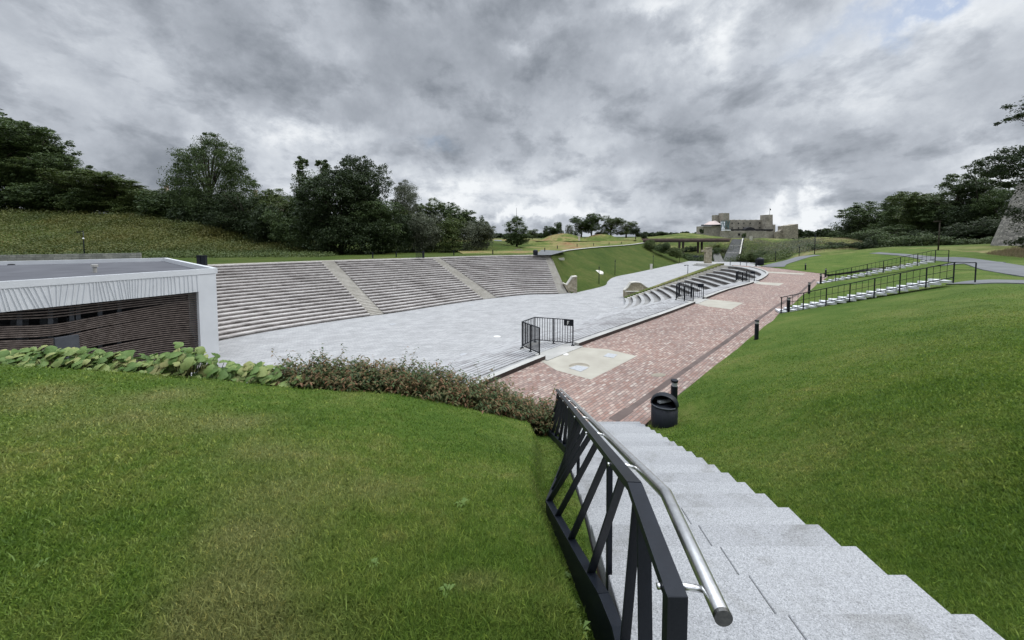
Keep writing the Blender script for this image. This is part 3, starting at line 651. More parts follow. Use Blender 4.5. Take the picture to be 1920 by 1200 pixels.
X, Y_ = np.meshgrid(xs, ys); Z = right_z(X, Y_)
def stair_right(y): return 2.88 + .074 * (y - 2.66)
def nose(y): return CZ - 1.566 - .34 * y
# keep below the steps
inst = (X < stair_right(Y_)) & (Y_ < 10.3)
nz = np.where(Y_ < 1.9, nose(1.9), nose(Y_)) - .12
Z = np.where((Y_ < 10.4) & (X < stair_right(Y_) + .3), np.minimum(Z, nz), Z)
blend = np.clip((X - stair_right(Y_)) / 2.5, 0, 1); Z = np.where(Y_ < 10.4, nz * (1 - blend) + Z * blend, Z)
Z += vnoise(X, Y_, 2.7, 4) * .06 * np.clip((X - 3.4) / 3, 0, 1)
dE = (X - E0[0]) * EN[0] + (Y_ - E0[1]) * EN[1]
def far_ok(x, y): return (x > 40.4)
tE = (X - E0[0]) * ED[0] + (Y_ - E0[1]) * ED[1]
mask = ((dE > -.75) & ((tE < 52) | (dE > 6)) & (Y_ < np.interp(X, [40, 41, 53, 63, 72, 80, 150], [65, 66, 70, 66.5, 66, 60, 60]))) | ((Y_ > 49) & (X > 40.6) & (Y_ < np.interp(X, [40, 41, 53, 63, 72, 80, 150], [65, 66, 70, 66.5, 66, 60, 60]))) | ((Y_ < 10.2) & (X > .6)); mask &= ~((Y_ < 10.4) & (X < .9))
mask &= (Z > 6.5)
GR = np.stack([X, Y_, Z], -1); dryR = np.clip(vnoise(X, Y_, 3.3, 9) * .8 + vnoise(X, Y_, .9, 10) * .6, 0, 1) * .5
structure('right_lawn', grid_mesh('right_lawn', GR, M['lawn'], dryR, mask))
def rz_at(x, y): return float(right_z(np.array([x]), np.array([y]))[0])
def path_on(name, pts, w_, mat, lift=.05):
    K = range(len(pts)); C = hermite(K, [p[:2] for p in pts], np.linspace(0, len(pts) - 1, 40)); Wd = hermite(K, [(q, 0) for q in w_], np.linspace(0, len(pts) - 1, 40))[:, 0]
    rows = []
    for s_ in np.linspace(-.5, .5, 7):
        r0 = []
        for i, p in enumerate(C):
            d = C[min(i + 1, 39)] - C[max(i - 1, 0)]; d /= np.linalg.norm(d); q = p + np.array([d[1], -d[0]]) * Wd[i] * s_
            r0.append((q[0], q[1], rz_at(q[0], q[1]) + lift))
        rows.append(r0)
    dn = lambda r0: [(p[0], p[1], p[2] - .5) for p in r0]
    mb = MB(); mb.ribbon(rows[::-1]); mb.ribbon([rows[0], dn(rows[0])]); mb.ribbon([dn(rows[-1]), rows[-1]]); return structure(name, mb.mesh(name, mat))
path_on('asphalt_path', [(28, 6), (30.8, 17), (35.5, 26.0), (42.5, 34.2), (51, 45.2), (58, 54.5), (59.5, 63)], [4.6, 4.4, 3.8, 3.0, 2.2, 1.7, 1.5], M['asphalt'], .05)
path_on('asphalt_path', [(25.3, 21.6), (29, 20.6), (33.5, 20.5)], [1.9, 1.9, 2.2], M['asphalt'], .06)
path_on('asphalt_path', [(40.0, 36.0), (42.5, 35.3), (45.5, 36.5)], [1.7, 1.7, 2.0], M['asphalt'], .06)
path_on('asphalt_path', [(40.9, 60.5), (43.5, 62.6), (47.5, 65), (51.5, 67.6), (54.0, 67.8)], [3.6, 2.6, 2.0, 2.0, 1.6], M['asphalt'], .06)
# ---- left foreground lawn
EX = [-14, -9.5, -6.7, -4.4, -2.3, -.64, .7, 2]; EY = [7.2, 7.1, 7.0, 6.8, 7.3, 7.7, 8.3, 9.0]
def left_h(x, y):
    a = np.interp(x, [-14, -9.5, -4.4, -2.3, -.64, .6], [.07, .08, .143, .20, .28, .345]); h = 2.0 + a * np.clip(y - 2, -1.5, 20)
    h = np.where(y < 2, 2.0 + .02 * (2 - y), h)
    ey = np.interp(x, EX, EY); over = np.clip(y - ey, 0, 30)
    return h + over * .75 + np.clip(over - .8, 0, 30) * .5
xs = np.concatenate([np.arange(-16, -8, .5), np.arange(-8, .2, .13), np.linspace(.2, .75, 14)]); ys = np.arange(-5, 14, .16)
X, Y_ = np.meshgrid(xs, ys)
ZL = CZ - left_h(X, Y_) + vnoise(X, Y_, 1.9, 2) * .05
def left_surf(x, y):
    a = CZ - left_h(x, y) + vnoise(x, y, 1.9, 2) * .05; b = np.where(y < 1.9, nose(1.9), nose(y)) - np.interp(y, [1.0, 2.2, 3.2, 4.0, 10], [.40, .34, .16, .05, .06])
    xc = np.minimum(np.interp(y, [1.9, 2.12, 2.34, 2.66, 3.98, 6.45], [.56, .55, .54, .50, .385, .60]), .6)
    k = np.clip((x - (xc - .26)) / .24, 0, 1); k = k * k * (3 - 2 * k); return a * (1 - k) + np.minimum(a, b) * k
ZL = left_surf(X, Y_)
# right margin follows the stair, always below the treads
xr = .64 + .062 * (Y_ - 2.0)
X = np.where(X > .2, .2 + (X - .2) * (xr - .2) / .55, X); stz = np.where(Y_ < 1.9, nose(1.9), nose(Y_)) - .10; ZL = left_surf(X, Y_)
ZL = np.maximum(ZL, np.where(X > -5, 6.4, 0.5))
ZL = np.where((Y_ > 10.0) & (X > -4), np.minimum(ZL, 6.7), ZL)
wear = [(100, 735, .5), (300, 745, .5), (430, 790, .45), (510, 850, .4), (500, 920, .38), (470, 1000, .3), (430, 1100, .25), (400, 1180, .2), (900, 1090, .13), (560, 1190, .2), (330, 690, .3), (20, 760, .5), (690, 920, .25), (200, 790, .5)]
def left_pt(u, v):
    Yg = 1.5
    for _ in range(30):
        p = Q(u, v, Yg); hh = CZ - left_h(np.array([p[0]]), np.array([Yg]))[0]; d = ray(u, v); Yg = d[1] * (hh - CZ) / d[2]
    return Q(u, v, Yg)
WP = [(*left_pt(u, v)[:2], r0) for u, v, r0 in wear]
def dryness(x, y):
    d = np.zeros_like(x)
    for a, b, r0 in WP:
        q = left_scale * r0 * (1 + .0 * x); d += .85 * np.exp(-((x - a) ** 2 / (1.9 * q * q) + (y - b) ** 2 / (q * q)))
    return np.clip(d * (.55 + 1.0 * (vnoise(x, y, .5, 5) + .5)) + vnoise(x, y, 1.4, 6) * .5 - .08, 0, 1)
left_scale = 1.05
GL = np.stack([X, Y_, ZL], -1); structure('left_lawn', grid_mesh('left_lawn', GL, M['lawn'], dryness(X, Y_)))
# planting bed soil
mb = MB()
bx = np.linspace(-13, .9, 40); by = np.interp(bx, EX, EY)
mb.ribbon([[(x, y + q, CZ - float(left_h(np.array([x]), np.array([y + q]))[0]) + .035) for x, y in zip(bx, by)] for q in (.08, .5, .9, 1.5)][::-1])
structure('planting_bed', mb.mesh('planting_bed', M['soil']))
# ---- grass blades near the camera
def blades(n, xy, zf, name, hscale):
    x, y = xy; z = zf(x, y); n = len(x); dist = np.hypot(x, y)
    h = (.016 + .024 * R.random(n)) * hscale * (1 + .5 * vnoise(x, y, .6, 12)); tall = R.random(n) < .012; h = np.where(tall, h * 1.9, h)
    wd = (.0022 + .0020 * R.random(n)) * np.clip(dist / 3.0, .8, 3.2); a = R.random(n) * 6.283; lean = h * (.25 + .9 * R.random(n)); b = R.random(n) * 6.283
    base = np.stack([x, y, z - .004], 1); wv_ = np.stack([np.cos(a) * wd, np.sin(a) * wd, 0 * a], 1)
    mid = base + np.stack([np.cos(b) * lean * .35, np.sin(b) * lean * .35, h * .62], 1); tip = base + np.stack([np.cos(b) * lean, np.sin(b) * lean, h], 1)
    v = np.stack([base - wv_, base + wv_, mid + wv_ * .75, tip, mid - wv_ * .75], 1).reshape(-1, 3)
    dr = np.repeat(dryfn(x, y), 5); me = np_mesh(name, v, 5, M['blade'], dr); o = link(name, me); o['kind'] = 'stuff'; return o
left_zf = left_surf
dryfn = dryness
n = 330000; y = 1.15 / (1 - R.random(n) * (1 - 1.15 / 8.4)) ; x = (R.random(n) * 2.1 - 1.42) * y; ok = (x < .60 + .062 * (y - 2)) & (x > -10.5) & (y < np.interp(x, EX, EY) + .12); x, y = x[ok], y[ok]
blades(0, (x, y), left_zf, 'lawn_grass', 1.0)
def rgz(x, y):
    z = right_z(x, y); nz = np.where(y < 1.9, nose(1.9), nose(y)) - .12; bl_ = np.clip((x - stair_right(y)) / 2.5, 0, 1)
    return np.where(y < 10.4, nz * (1 - bl_) + z * bl_, z) + vnoise(x, y, 2.7, 4) * .06 * np.clip((x - 3.4) / 3, 0, 1)
dryfn = lambda x, y: np.clip(vnoise(x, y, 3.3, 9) * .8 + vnoise(x, y, .9, 10) * .6, 0, 1) * .6
n = 330000; y = 1.6 / (1 - R.random(n) * (1 - 1.6 / 19)); x = (.28 + R.random(n) * 1.12) * y; dd = (x - E0[0]) * EN[0] + (y - E0[1]) * EN[1]
ok = (x > np.where(y < 10.3, stair_right(y) - .015, 0)) & ((dd > .05) | (y < 9.9)); x, y = x[ok], y[ok]
blades(0, (x, y), rgz, 'lawn_grass', 1.0)
# ---- left far plateau and slopes
def q3(l): return [Q(u, v, Y) for u, v, Y in l]
def p3(l, z): return [P(u, v, z) for u, v in l]
c0 = [lnF(np.array([tq]), 1.0, .9)[0] for tq in (330, 450, 560, 690, 800, 905, 988, 1063)]
c0 = [np.array([-80, 30, 7.38])] + [np.array([a[0], a[1], 7.38]) for a in c0]
us = [-150, 120, 280, 420, 560, 690, 800, 930, 1012]
c1 = p3(list(zip(us, (489, 487, 485, 484, 483, 481.5, 479, 476, 475))), 7.42)
c2 = q3(list(zip(us, (474, 474, 473, 474, 474, 474, 473, 470, 471.5), (82, 84, 90, 96, 104, 112, 118, 125, 118))))
c3 = q3(list(zip(us, (420, 425, 434, 450, 463, 469, 468, 463, 466), (108, 108, 108, 110, 116, 122, 128, 135, 150))))
c4 = q3(list(zip(us, (394, 401, 409, 434, 458, 465, 463, 456, 460), (128, 128, 126, 122, 130, 140, 145, 155, 190))))
c5 = q3(list(zip(us, (392, 400, 408, 428, 450, 455, 454, 452, 452), (220, 220, 220, 220, 220, 220, 230, 240, 330))))
GB = loft([c0, c1, c2, c3, c4, c5], 70, 60); GB[..., 2] += (vnoise(GB[..., 0], GB[..., 1], 9, 3) * .9 + vnoise(GB[..., 0], GB[..., 1], 3.7, 33) * .9) * np.clip((np.arange(60) - 14) / 10, 0, 1)[:, None]
structure('left_bank', grid_mesh('left_bank', GB, M['lawnfar']))
rc = [(1032, 478, 7.45), (1060, 470, 7.45), (1120, 463.5, 7.7), (1180, 459, 7.9), (1208, 455.2, 8.4)]
rt = [P(u, v, z) for u, v, z in rc]
rb = [P(1064, 549.5, .0), P(1084, 546, 0), P(1127, 535.5, 0), P(1134, 527, 0), P(1150, 518.5, 0), P(1200, 508.5, 0), P(1300, 487, 0)]
rb = list(hermite(range(7), rb, np.linspace(0, 6, 25))); rts = list(hermite(range(5), rt, np.linspace(0, 4, 25)))
mid = [(a * .5 + b * .5) - np.array([0, 0, .5]) for a, b in zip(rb, rts)]
SLP = loft([[p + np.array([.8, -.4, -.05]) for p in rb], mid, rts], 60, 24); structure('grass_slope', grid_mesh('grass_slope', SLP, M['lawnfar']))
mr = rts + [np.array([82, 260, 9]), np.array([160, 420, 9])]; ml = [np.array([-12, 96, 7.36])] + [np.array([-20, 130, 7.4])] * 1 + [np.array([-40, 200, 7.6]), np.array([-70, 300, 8]), np.array([-120, 460, 8.5])]
structure('meadow', grid_mesh('meadow', loft([mr, [p for p in hermite(range(5), ml, np.linspace(0, 4, len(mr)))]], 60, 20), M['meadow']))
mb = MB(); a_ = [p + np.array([-.3, 1.4, .08]) for p in rts]; b_ = [p + np.array([.3, -.7, .04]) for p in rts]; mb.ribbon([b_, a_]); structure('gravel_path', mb.mesh('gravel_path', M['conc']))
mb = MB(); pa = [P(1003, 478, 7.56), P(1033, 478, 7.56), P(1062, 470.5, 7.60), P(1015, 468.5, 7.60)]; mb.face(pa); structure('gravel_path', mb.mesh('gravel_path', M['asphalt']))
mb = MB(); mb.ribbon([[Q(u, 453.5, 290) for u in (925, 960, 1000, 1060)], [Q(u, 449.5, 320) for u in (925, 960, 1000, 1060)]]); structure('far_road', mb.mesh('far_road', M['asphalt']))
mb = MB(); mb.ribbon([[Q(935, 461, 160), Q(950, 462, 160)], [Q(926, 450, 250), Q(940, 450, 250)]]); structure('far_road', mb.mesh('far_road', M['asphalt']))
# mounds beyond the path
def mound(name, u, vtop, vb, wpx, Y, mat='meadow', dep=30):
    a = np.linspace(-1, 1, 36); G = np.zeros((24, 36, 3)); b = Q(u, vb, Y); h = (vb - vtop) / F * Y; wx = wpx / F * Y / 2
    for i, s in enumerate(np.linspace(-1, 1, 24)):
        for j, t_ in enumerate(a):
            r2 = min(1, math.hypot(s, t_)); G[i, j] = (b[0] + t_ * wx, b[1] + dep + s * dep, b[2] - 1 + (h + 1) * (math.cos(r2 * math.pi) * .5 + .5) ** .8)
    G[..., 2] += vnoise(G[..., 0], G[..., 1], 6, 8) * h * .15
    return structure(name, grid_mesh(name, G, M[mat]))
mound('hill', 1068, 437, 449, 120, 230); mound('hill', 1150, 437.5, 456, 130, 225); mound('hill', 1040, 452, 461, 200, 180, dep=12)
# castle hill
h0 = q3([(1150, 484, 215), (1235, 484, 200), (1290, 489, 184), (1350, 492, 176), (1383, 492, 175), (1420, 491, 168), (1450, 490, 130), (1490, 487, 100), (1530, 484, 84), (1600, 480, 82), (1660, 476, 88)])
h1 = q3([(1150, 468, 240), (1235, 470, 225), (1290, 474, 198), (1350, 477, 190), (1383, 475, 190), (1420, 475, 184), (1450, 473, 165), (1490, 466, 140), (1530, 462, 125), (1600, 460, 115), (1660, 468, 112)])
h2 = q3([(1150, 458, 270), (1235, 457, 250), (1290, 456, 240), (1345, 453, 203), (1383, 450.5, 202), (1420, 451, 204), (1450, 458, 190), (1490, 453, 170), (1530, 449, 150), (1600, 449, 135), (1660, 463, 130)])
h3 = q3([(1150, 450, 300), (1235, 444, 290), (1290, 437, 300), (1345, 445, 300), (1383, 449, 240), (1420, 449, 250), (1450, 449.5, 240), (1490, 450, 225), (1530, 446, 200), (1600, 450, 165), (1660, 460, 160)])
h4 = q3([(1150, 448, 380), (1235, 445, 380), (1290, 442, 380), (1345, 446, 380), (1383, 447, 380), (1420, 447, 380), (1450, 447, 380), (1490, 448, 380), (1530, 446, 380), (1600, 448, 380), (1660, 452, 380)])
GH = loft([h0, h1, h2, h3, h4], 110, 80); GH[..., 2] += (vnoise(GH[..., 0], GH[..., 1], 11, 13) * 1.3 + vnoise(GH[..., 0], GH[..., 1], 4, 14) * .5) * np.clip(np.arange(80) / 20, 0, 1)[:, None]
for i_ in range(GH.shape[0]):
    for j_ in range(GH.shape[1]):
        p = GH[i_, j_]; f_ = (p[1] - 177.5) / 26.5
        if -.6 < f_ < 1.1:
            d_ = p - np.array([0, 0, CZ]); u_ = U0 + F * d_[0] / (d_[1] * cs - d_[2] * sn); ul = 1355 + 18 * f_; ur = 1383 + 8 * f_
            if ul - 16 < u_ < ur + 16: GH[i_, j_, 2] = min(p[2], max(-.2, 9.6 * f_ - .1) + (-.3 if ul - 3 < u_ < ur + 3 else .1))
structure('castle_hill', grid_mesh('castle_hill', GH, M['hillgreen']))
# right rough bank below the tower
g0 = [(40, 22, 8.9), (47.5, 34, 8.9), (55, 44.5, 8.9), (61.5, 54, 8.9), (63, 76, 8.6)]; g1 = [(55, 22, 10.0), (60, 34, 10.0), (65, 45, 10.2), (70, 58, 10.0), (78, 80, 9.6)]; g2 = [(80, 18, 11), (82, 34, 11), (86, 50, 11.2), (96, 70, 11), (110, 95, 10)]
GT = loft([[np.array(p, float) for p in g] for g in (g0, g1, g2)], 40, 20); structure('rough_bank', grid_mesh('rough_bank', GT, M['hillgreen']))
# ---- loose cover
def cover_on(G, i0, i1, j0, j1, n, size, mat, name, up=.3, lift=.25, stalk=False, cl=1.0):
    A = G[i0:i1, j0:j1]; ni, nj = A.shape[:2]; k = n // 22; ci = R.random(k) * (ni - 1.01); cj = R.random(k) * (nj - 1.01)
    i = ci.astype(int); j = cj.astype(int); fi = (ci - i)[:, None]; fj = (cj - j)[:, None]
    c = A[i, j] * (1 - fi) * (1 - fj) + A[i + 1, j] * fi * (1 - fj) + A[i, j + 1] * (1 - fi) * fj + A[i + 1, j + 1] * fi * fj
    m = R.integers(0, k, n); e = R.normal(size=(n, 3)) * np.array([cl * .55, cl * .55, cl * .28]); p = c[m] + e; p[:, 2] = np.maximum(p[:, 2], c[m][:, 2] - .2) + lift
    o = link(name, np_mesh(name, leaves(p, size, R, up), 4, M[mat])); o['kind'] = 'stuff'; return o
cover_on(GB, 22, 50, 0, 38, 150000, .18, 'leafY', 'shrub_cover', cl=1.9, lift=.45)
cover_on(GB, 13, 26, 0, 40, 40000, .18, 'leafB', 'low_hedge_cover', cl=1.0, lift=.25)
cover_on(GH, 3, 16, 34, 75, 40000, .22, 'leafB', 'hillside_cover', cl=1.4, lift=.2)
cover_on(GH, 10, 44, 30, 90, 40000, .15, 'leafC', 'dry_grass_cover', cl=2.6, lift=.05)
cover_on(GH, 0, 14, 0, 30, 26000, .24, 'leafA', 'hillside_cover', cl=1.6, lift=.4)
def stalks(G, n, h, name):
    ni, nj = G.shape[:2]; ci = R.random(n) * (ni - 1.01); cj = R.random(n) * (nj - 1.01); i = ci.astype(int); j = cj.astype(int); fi = (ci - i)[:, None]; fj = (cj - j)[:, None]
    b = G[i, j] * (1 - fi) * (1 - fj) + G[i + 1, j] * fi * (1 - fj) + G[i, j + 1] * (1 - fi) * fj + G[i + 1, j + 1] * fi * fj
    hh = h * (.5 + .7 * R.random(n)); a = R.random(n) * 6.28; wv_ = np.stack([np.cos(a) * .035, np.sin(a) * .035, 0 * a], 1); tip = b + np.stack([(R.random(n) - .5) * .4, (R.random(n) - .5) * .4, hh], 1)
    o = link(name, np_mesh(name, np.stack([b - wv_, b + wv_, tip], 1).reshape(-1, 3), 3, M['drygrass'])); o['kind'] = 'stuff'; return o
stalks(GT[3:, :26], 26000, .6, 'dry_grass'); stalks(GH[10:50], 30000, .45, 'dry_grass')
# ================================================================== STAGE BUILDING
sb = empty('stage_building', (0, 0, 0), 'white framed open air stage building with brown slatted wall and flat dark roof', 'building')
ZR = 8.75
A0 = P(403, 505, ZR); B0 = P(0, 531, ZR)          # front top edge, right corner -> left
fd = (B0 - A0)[:2]; fd /= np.linalg.norm(fd); bd = np.array([fd[1], -fd[0]])
if bd[1] < 0: bd = -bd
C0 = P(310, 485, ZR); D0 = P(-40, 493, ZR); FL = 26.0
def fp(s, z, dep=0.0): return np.array([A0[0] + fd[0] * s + bd[0] * dep, A0[1] + fd[1] * s + bd[1] * dep, z])
def onfront(u, v, dep=0.0):               # sight line with the front plane moved back by dep
    o = np.array([0, 0, CZ]); d = ray(u, v); p0 = fp(0, 0, dep); n_ = np.array([bd[0], bd[1], 0]); t = ((p0 - o) @ n_) / (d @ n_); return o + d * t
L0 = fp(FL, ZR); LB = np.array([D0[0] - 12, D0[1] - 7, ZR])
top = [A0, C0, LB, L0]
mb = MB(); mb.prism([(p[0], p[1], ZR - .75) for p in top], (0, 0, .4)); mb.build('roof_deck', M['roofdark'], sb)
mb = MB()
for a, b in ((A0, C0), (C0, LB), (L0, LB)):
    mb.beam((a[0], a[1], ZR - .14), (b[0], b[1], ZR - .14), .40, .52)
mb.beam(fp(-.0, ZR - .14, .08), fp(FL, ZR - .14, .08), .34, .50)
mb.build('parapet', M['white'], sb)
zf = onfront(372, 547, 0)[2]
mb = MB(); s0 = (onfront(374, 600, 0) - A0)[:2] @ fd
mb.prism([fp(s0, zf, -.03), fp(FL, zf + .0, -.03), fp(FL, ZR - .385, -.03), fp(s0, ZR - .385, -.03)], (bd[0] * .5, bd[1] * .5, 0)); fas = mb.build('fascia_panel', M['white'], sb)
tops = [1640,1600,1565,1535,1495,1455,1425,1400,1370,1345,1310,1280,1255,1220,1185,1155,1130,1105,1080,1060,1030,1000,980,945,905,885,850,825,805,780,745,710,665,620,570,515,470,405,340,285,235,200,160,110,70,30,0,-40,-90,-140]
bots = [1650,1610,1575,1540,1505,1468,1435,1410,1370,1345,1310,1278,1245,1210,1180,1150,1130,1110,1090,1075,1060,1030,1010,975,960,920,890,860,825,790,765,690,640,600,540,500,475,440,420,370,330,300,240,190,150,90,55,10,-40,-90]
mb = MB()
for a, b in zip(tops, bots):
    ua, ub = a / 4.444, b / 4.444
    va = 430 + (370 + (1640 - a) * .052) / 4.444; vb_ = 430 + (523 + (1650 - b) * .076) / 4.444
    pa_, pb_ = onfront(ua, va, 0), onfront(ub, vb_, 0); pb_[2] = zf + .02; pa_[2] = ZR - .42
    pa_ = pa_ - np.array([bd[0], bd[1], 0]) * .05; pb_ = pb_ - np.array([bd[0], bd[1], 0]) * .05; mb.beam(pa_, pb_, .045, .07, up=(bd[0], bd[1], 0))
mb.build('fascia_rib', M['white'], sb)
# column with its return wall
mb = MB(); mb.prism([fp(-.05, 0, -.05), fp(-.05, ZR - .42, -.05), fp(s0, ZR - .42, -.05), fp(s0, 0, -.05)], (bd[0] * 1.2, bd[1] * 1.2, 0)); mb.build('corner_column', M['white'], sb)
dr = (C0 - A0)[:2]; dl = np.linalg.norm(dr); dr /= dl
mb = MB(); mb.beam((A0[0] + dr[0] * dl / 2 * 0 + dr[0] * 1.3 + fd[0] * .25, A0[1] + dr[1] * 1.3 + fd[1] * .25, ZR / 2 - .35), (C0[0] + fd[0] * .25, C0[1] + fd[1] * .25, ZR / 2 - .35), .25, ZR - .9); mb.build('side_wall', M['white'], sb)
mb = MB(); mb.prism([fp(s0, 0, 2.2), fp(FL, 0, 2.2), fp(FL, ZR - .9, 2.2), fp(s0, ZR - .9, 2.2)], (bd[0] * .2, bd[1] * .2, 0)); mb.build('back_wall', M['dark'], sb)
mb = MB()
for u in (20, 75, 125, 165):
    for v0_, v1_ in ((596, 612), (626, 640)):
        a = onfront(u, v1_, 1.6); b = onfront(u + 34, v1_, 1.6); c = onfront(u + 34, v0_, 1.6); d = onfront(u, v0_, 1.6); mb.prism([a, b, c, d], (bd[0] * .1, bd[1] * .1, 0))
mb.build('inner_panel', M['greypanel'], sb)
mb = MB()
for u in (36, 94, 134, 146, 187, 223): mb.beam(onfront(u, 690, 1.0), onfront(u, 560, 1.0), .25, .25)
mb.build('steel_post', M['greypanel'], sb)
mb = MB(); vl = {372: [], 310: [], 190: [], 100: [], 0: []}
for i in range(44):
    j = i
    vl[372].append(550.5 + 4.0 * i); vl[310].append(556 + 3.95 * i)
    if i < 4: vl[190].append(569 + 4.4 * i); vl[100].append(578 + 5.4 * i); vl[0].append(584 + 4.8 * i)
    elif i < 10: vl[190].append(593 + 3.6 * (i - 4)); vl[100].append(609 + 3.8 * (i - 4)); vl[0].append(613 + 4 * (i - 4))
    elif i < 19: vl[190].append(616 + 3.6 * (i - 10)); vl[100].append(635.5 + 3.7 * (i - 10)); vl[0].append(640 + 3.7 * (i - 10))
    else: vl[190].append(653 + 3.7 * (i - 19)); vl[100].append(675 + 3.8 * (i - 19)); vl[0].append(680 + 3.8 * (i - 19))
for i in range(44):
    pts = [onfront(386, vl[372][i] - .8, .45)] + [onfront(u, vl[u][i], .45 + .3 * math.sin((372 - u) / 372 * 2.2)) for u in (310, 190, 100, 0)]
    dd_ = pts[-1] - pts[-2]; pts.append(pts[-1] + dd_ * 1.2); pts = hermite(range(6), pts, np.linspace(0, 5, 16))
    for a, b in zip(pts[:-1], pts[1:]):
        if (a[2] + b[2]) / 2 > .3: mb.beam(a, b, .12, .085)
mb.build('timber_slats', M['slat'], sb)
mb = MB(); mb.box(onfront(125, 643, -.2) + np.array([0, 0, -.3]), (1.2, .5, 1.6), math.atan2(fd[1], fd[0])); mb.build('equipment_box', M['greypanel'], sb)
q = P(178, 511, ZR - .35); mb = MB(); mb.lathe((0, 0, 0), [(.15, 0), (.15, .55), (.26, .56), (.26, .78), (.15, .80)], 14); mb.build('vent_pipe', M['conc'], sb, loc=tuple(q))
q = P(22, 497, ZR - .35); mb = MB(); mb.lathe((0, 0, 0), [(.35, 0), (.3, .12), (.1, .16)], 14); mb.build('roof_drain', M['dark'], sb, loc=tuple(q))
# stone wall behind it
a = P(-120, 497, 7.4); b = P(265, 489, 7.4); mb = MB(); hW = 1.45
mb.beam((a[0], a[1], 7.2 + hW / 2), (b[0], b[1], 7.2 + hW / 2 + .05), .5, hW + .3); o = mb.build('retaining_wall', M['greywall']); tag(o, 'low grey block wall below the yellow green shrub slope behind the stage roof', 'wall'); origin_to(o, tuple(b))
# ================================================================== FOREGROUND STAIR
st = empty('granite_staircase', (1.9, 9.5, 7.0), 'wide grey granite staircase descending from the camera to the brick terrace', 'staircase'); st.location = (0, 0, 0)
rz0, T0 = .147, .433
def sL(y): return .66 + .062 * (y - 2.0)
for k in range(-6, 18):
    y0 = 2.66 + T0 * k; h = 2.47 + rz0 * k; z = CZ - h      # front (far) edge of tread k at y0
    if k < -1: y_back = y0 - T0 - 0.0
    if k <= -2: z = CZ - (2.47 - rz0 * 1); 
    if z < 7.03: continue
    x0, x1 = sL(y0), stair_right(y0) + .0; mb = MB(); j1 = x0 + (x1 - x0) * (.47 if k % 2 else .47); off = .0
    xsp = [x0, j1, x1]
    for a, b in zip(xsp[:-1], xsp[1:]):
        g = .003; yb = y0 - T0 - .10 if k > -1 else y0 - T0
        yb = y0 - T0 - .02
        mb.hexa([(a + g, yb + (.0), z - .16), (b - g, yb, z - .16), (b - g, y0 + .02, z - .16), (a + g, y0 + .02, z - .16), (a + g, yb, z), (b - g, yb, z), (b - g, y0 + .02, z), (a + g, y0 + .02, z)])
    o = mb.build('step', M['granite'], st)
    bv = o.modifiers.new('edge', 'BEVEL'); bv.width = .006; bv.segments = 1
# small leaf litter on steps
# ---- balustrade
bal = empty('stair_balustrade', (.6, 1.5, 9.75), 'folded black steel balustrade with steel handrail along the granite staircase', 'railing'); bal.location = (0, 0, 0)
TCp = [tuple(Q(1270, 1128, 1.40)), tuple(Q(1190, 912, 2.03)), tuple(Q(1044, 731, 10.4))]
def ztop(y): return float(np.interp(y, [q[1] for q in TCp], [q[2] for q in TCp]))
def tcx(y): return float(np.interp(y, [q[1] for q in TCp], [q[0] for q in TCp]))
mb = MB()
for a, b in zip(TCp[:-1], TCp[1:]): mb.beam(a, b, .078, .045)
mb.beam((TCp[0][0], 1.40 + .02, TCp[0][2] + .022), (TCp[0][0], 1.42, CZ - 2.4), .078, .05, up=(0, 1, 0))
mb.build('top_rail', M['black'], bal)
HR = [tuple(Q(1356, 1158, 1.355)), tuple(Q(1249, 926, 2.0)), tuple(Q(1051, 730, 10.4))]
def hx(y): return float(np.interp(y, [q[1] for q in HR], [q[0] for q in HR]))
def hz(y): return float(np.interp(y, [q[1] for q in HR], [q[2] for q in HR]))
mb = MB(); mb.tube(HR, .0335, 24, cap=False); hr = mb.build('handrail', M['steel'], bal, True)
mb = MB(); d_ = Vector(HR[0]) - Vector(HR[1]); d_.normalize(); mb.tube([tuple(Vector(HR[0]) - d_ * .01), tuple(Vector(HR[0]) + d_ * .004)], .0335, 24); mb.build('end_cap', M['steelcap'], hr)
for y in (1.47, 2.53, 3.72, 4.9, 6.05, 7.15, 8.2, 9.2, 10.2):
    mb = MB(); mb.tube([(tcx(y) + .03, y, ztop(y) - .005), (hx(y) - .02, y, hz(y) - .008)], .013, 12); br_ = mb.build('bracket', M['steel'], bal, True)
    mb = MB(); mb.tube([(tcx(y) - .055, y, ztop(y) - .008), (tcx(y) - .038, y, ztop(y) - .008)], .012, 10); mb.build('bolt', M['steel'], br_, True)
LQ = [Q(1172, 1235, 1.92), Q(1158, 1179, 2.12), Q(1132, 1117, 2.34), Q(1104, 1071, 2.66), Q(1029, 941, 3.98), Q(1067, 843, 6.45), Q(1025, 802, 8.75), Q(1043, 770, 10.4)]
LCp = [(q[1], q[0], 0) for q in LQ]
def lcz(y): return float(np.interp(y, [q[1] for q in LQ], [q[2] for q in LQ]))
def lcx(y): return float(np.interp(y, [q[0] for q in LCp], [q[1] for q in LCp]))
mb = MB()
for a, b in zip(LCp[:-1], LCp[1:]):
    mb.beam((a[1], a[0], lcz(a[0])), (b[1], b[0], lcz(b[0])), .07, .03)
lc = mb.build('bottom_rail', M['black'], bal)
mb = MB()
for a, b in zip(LCp[:-1], LCp[1:]):
    za, zb = lcz(a[0]), lcz(b[0]); ax, bx_ = a[1] - .03, b[1] - .03
    mb.hexa([(ax, a[0], za - .5), (ax + .012, a[0], za - .5), (bx_ + .012, b[0], zb - .5), (bx_, b[0], zb - .5), (ax, a[0], za), (ax + .012, a[0], za), (bx_ + .012, b[0], zb), (bx_, b[0], zb)])
mb.build('side_plate', M['black'], bal)
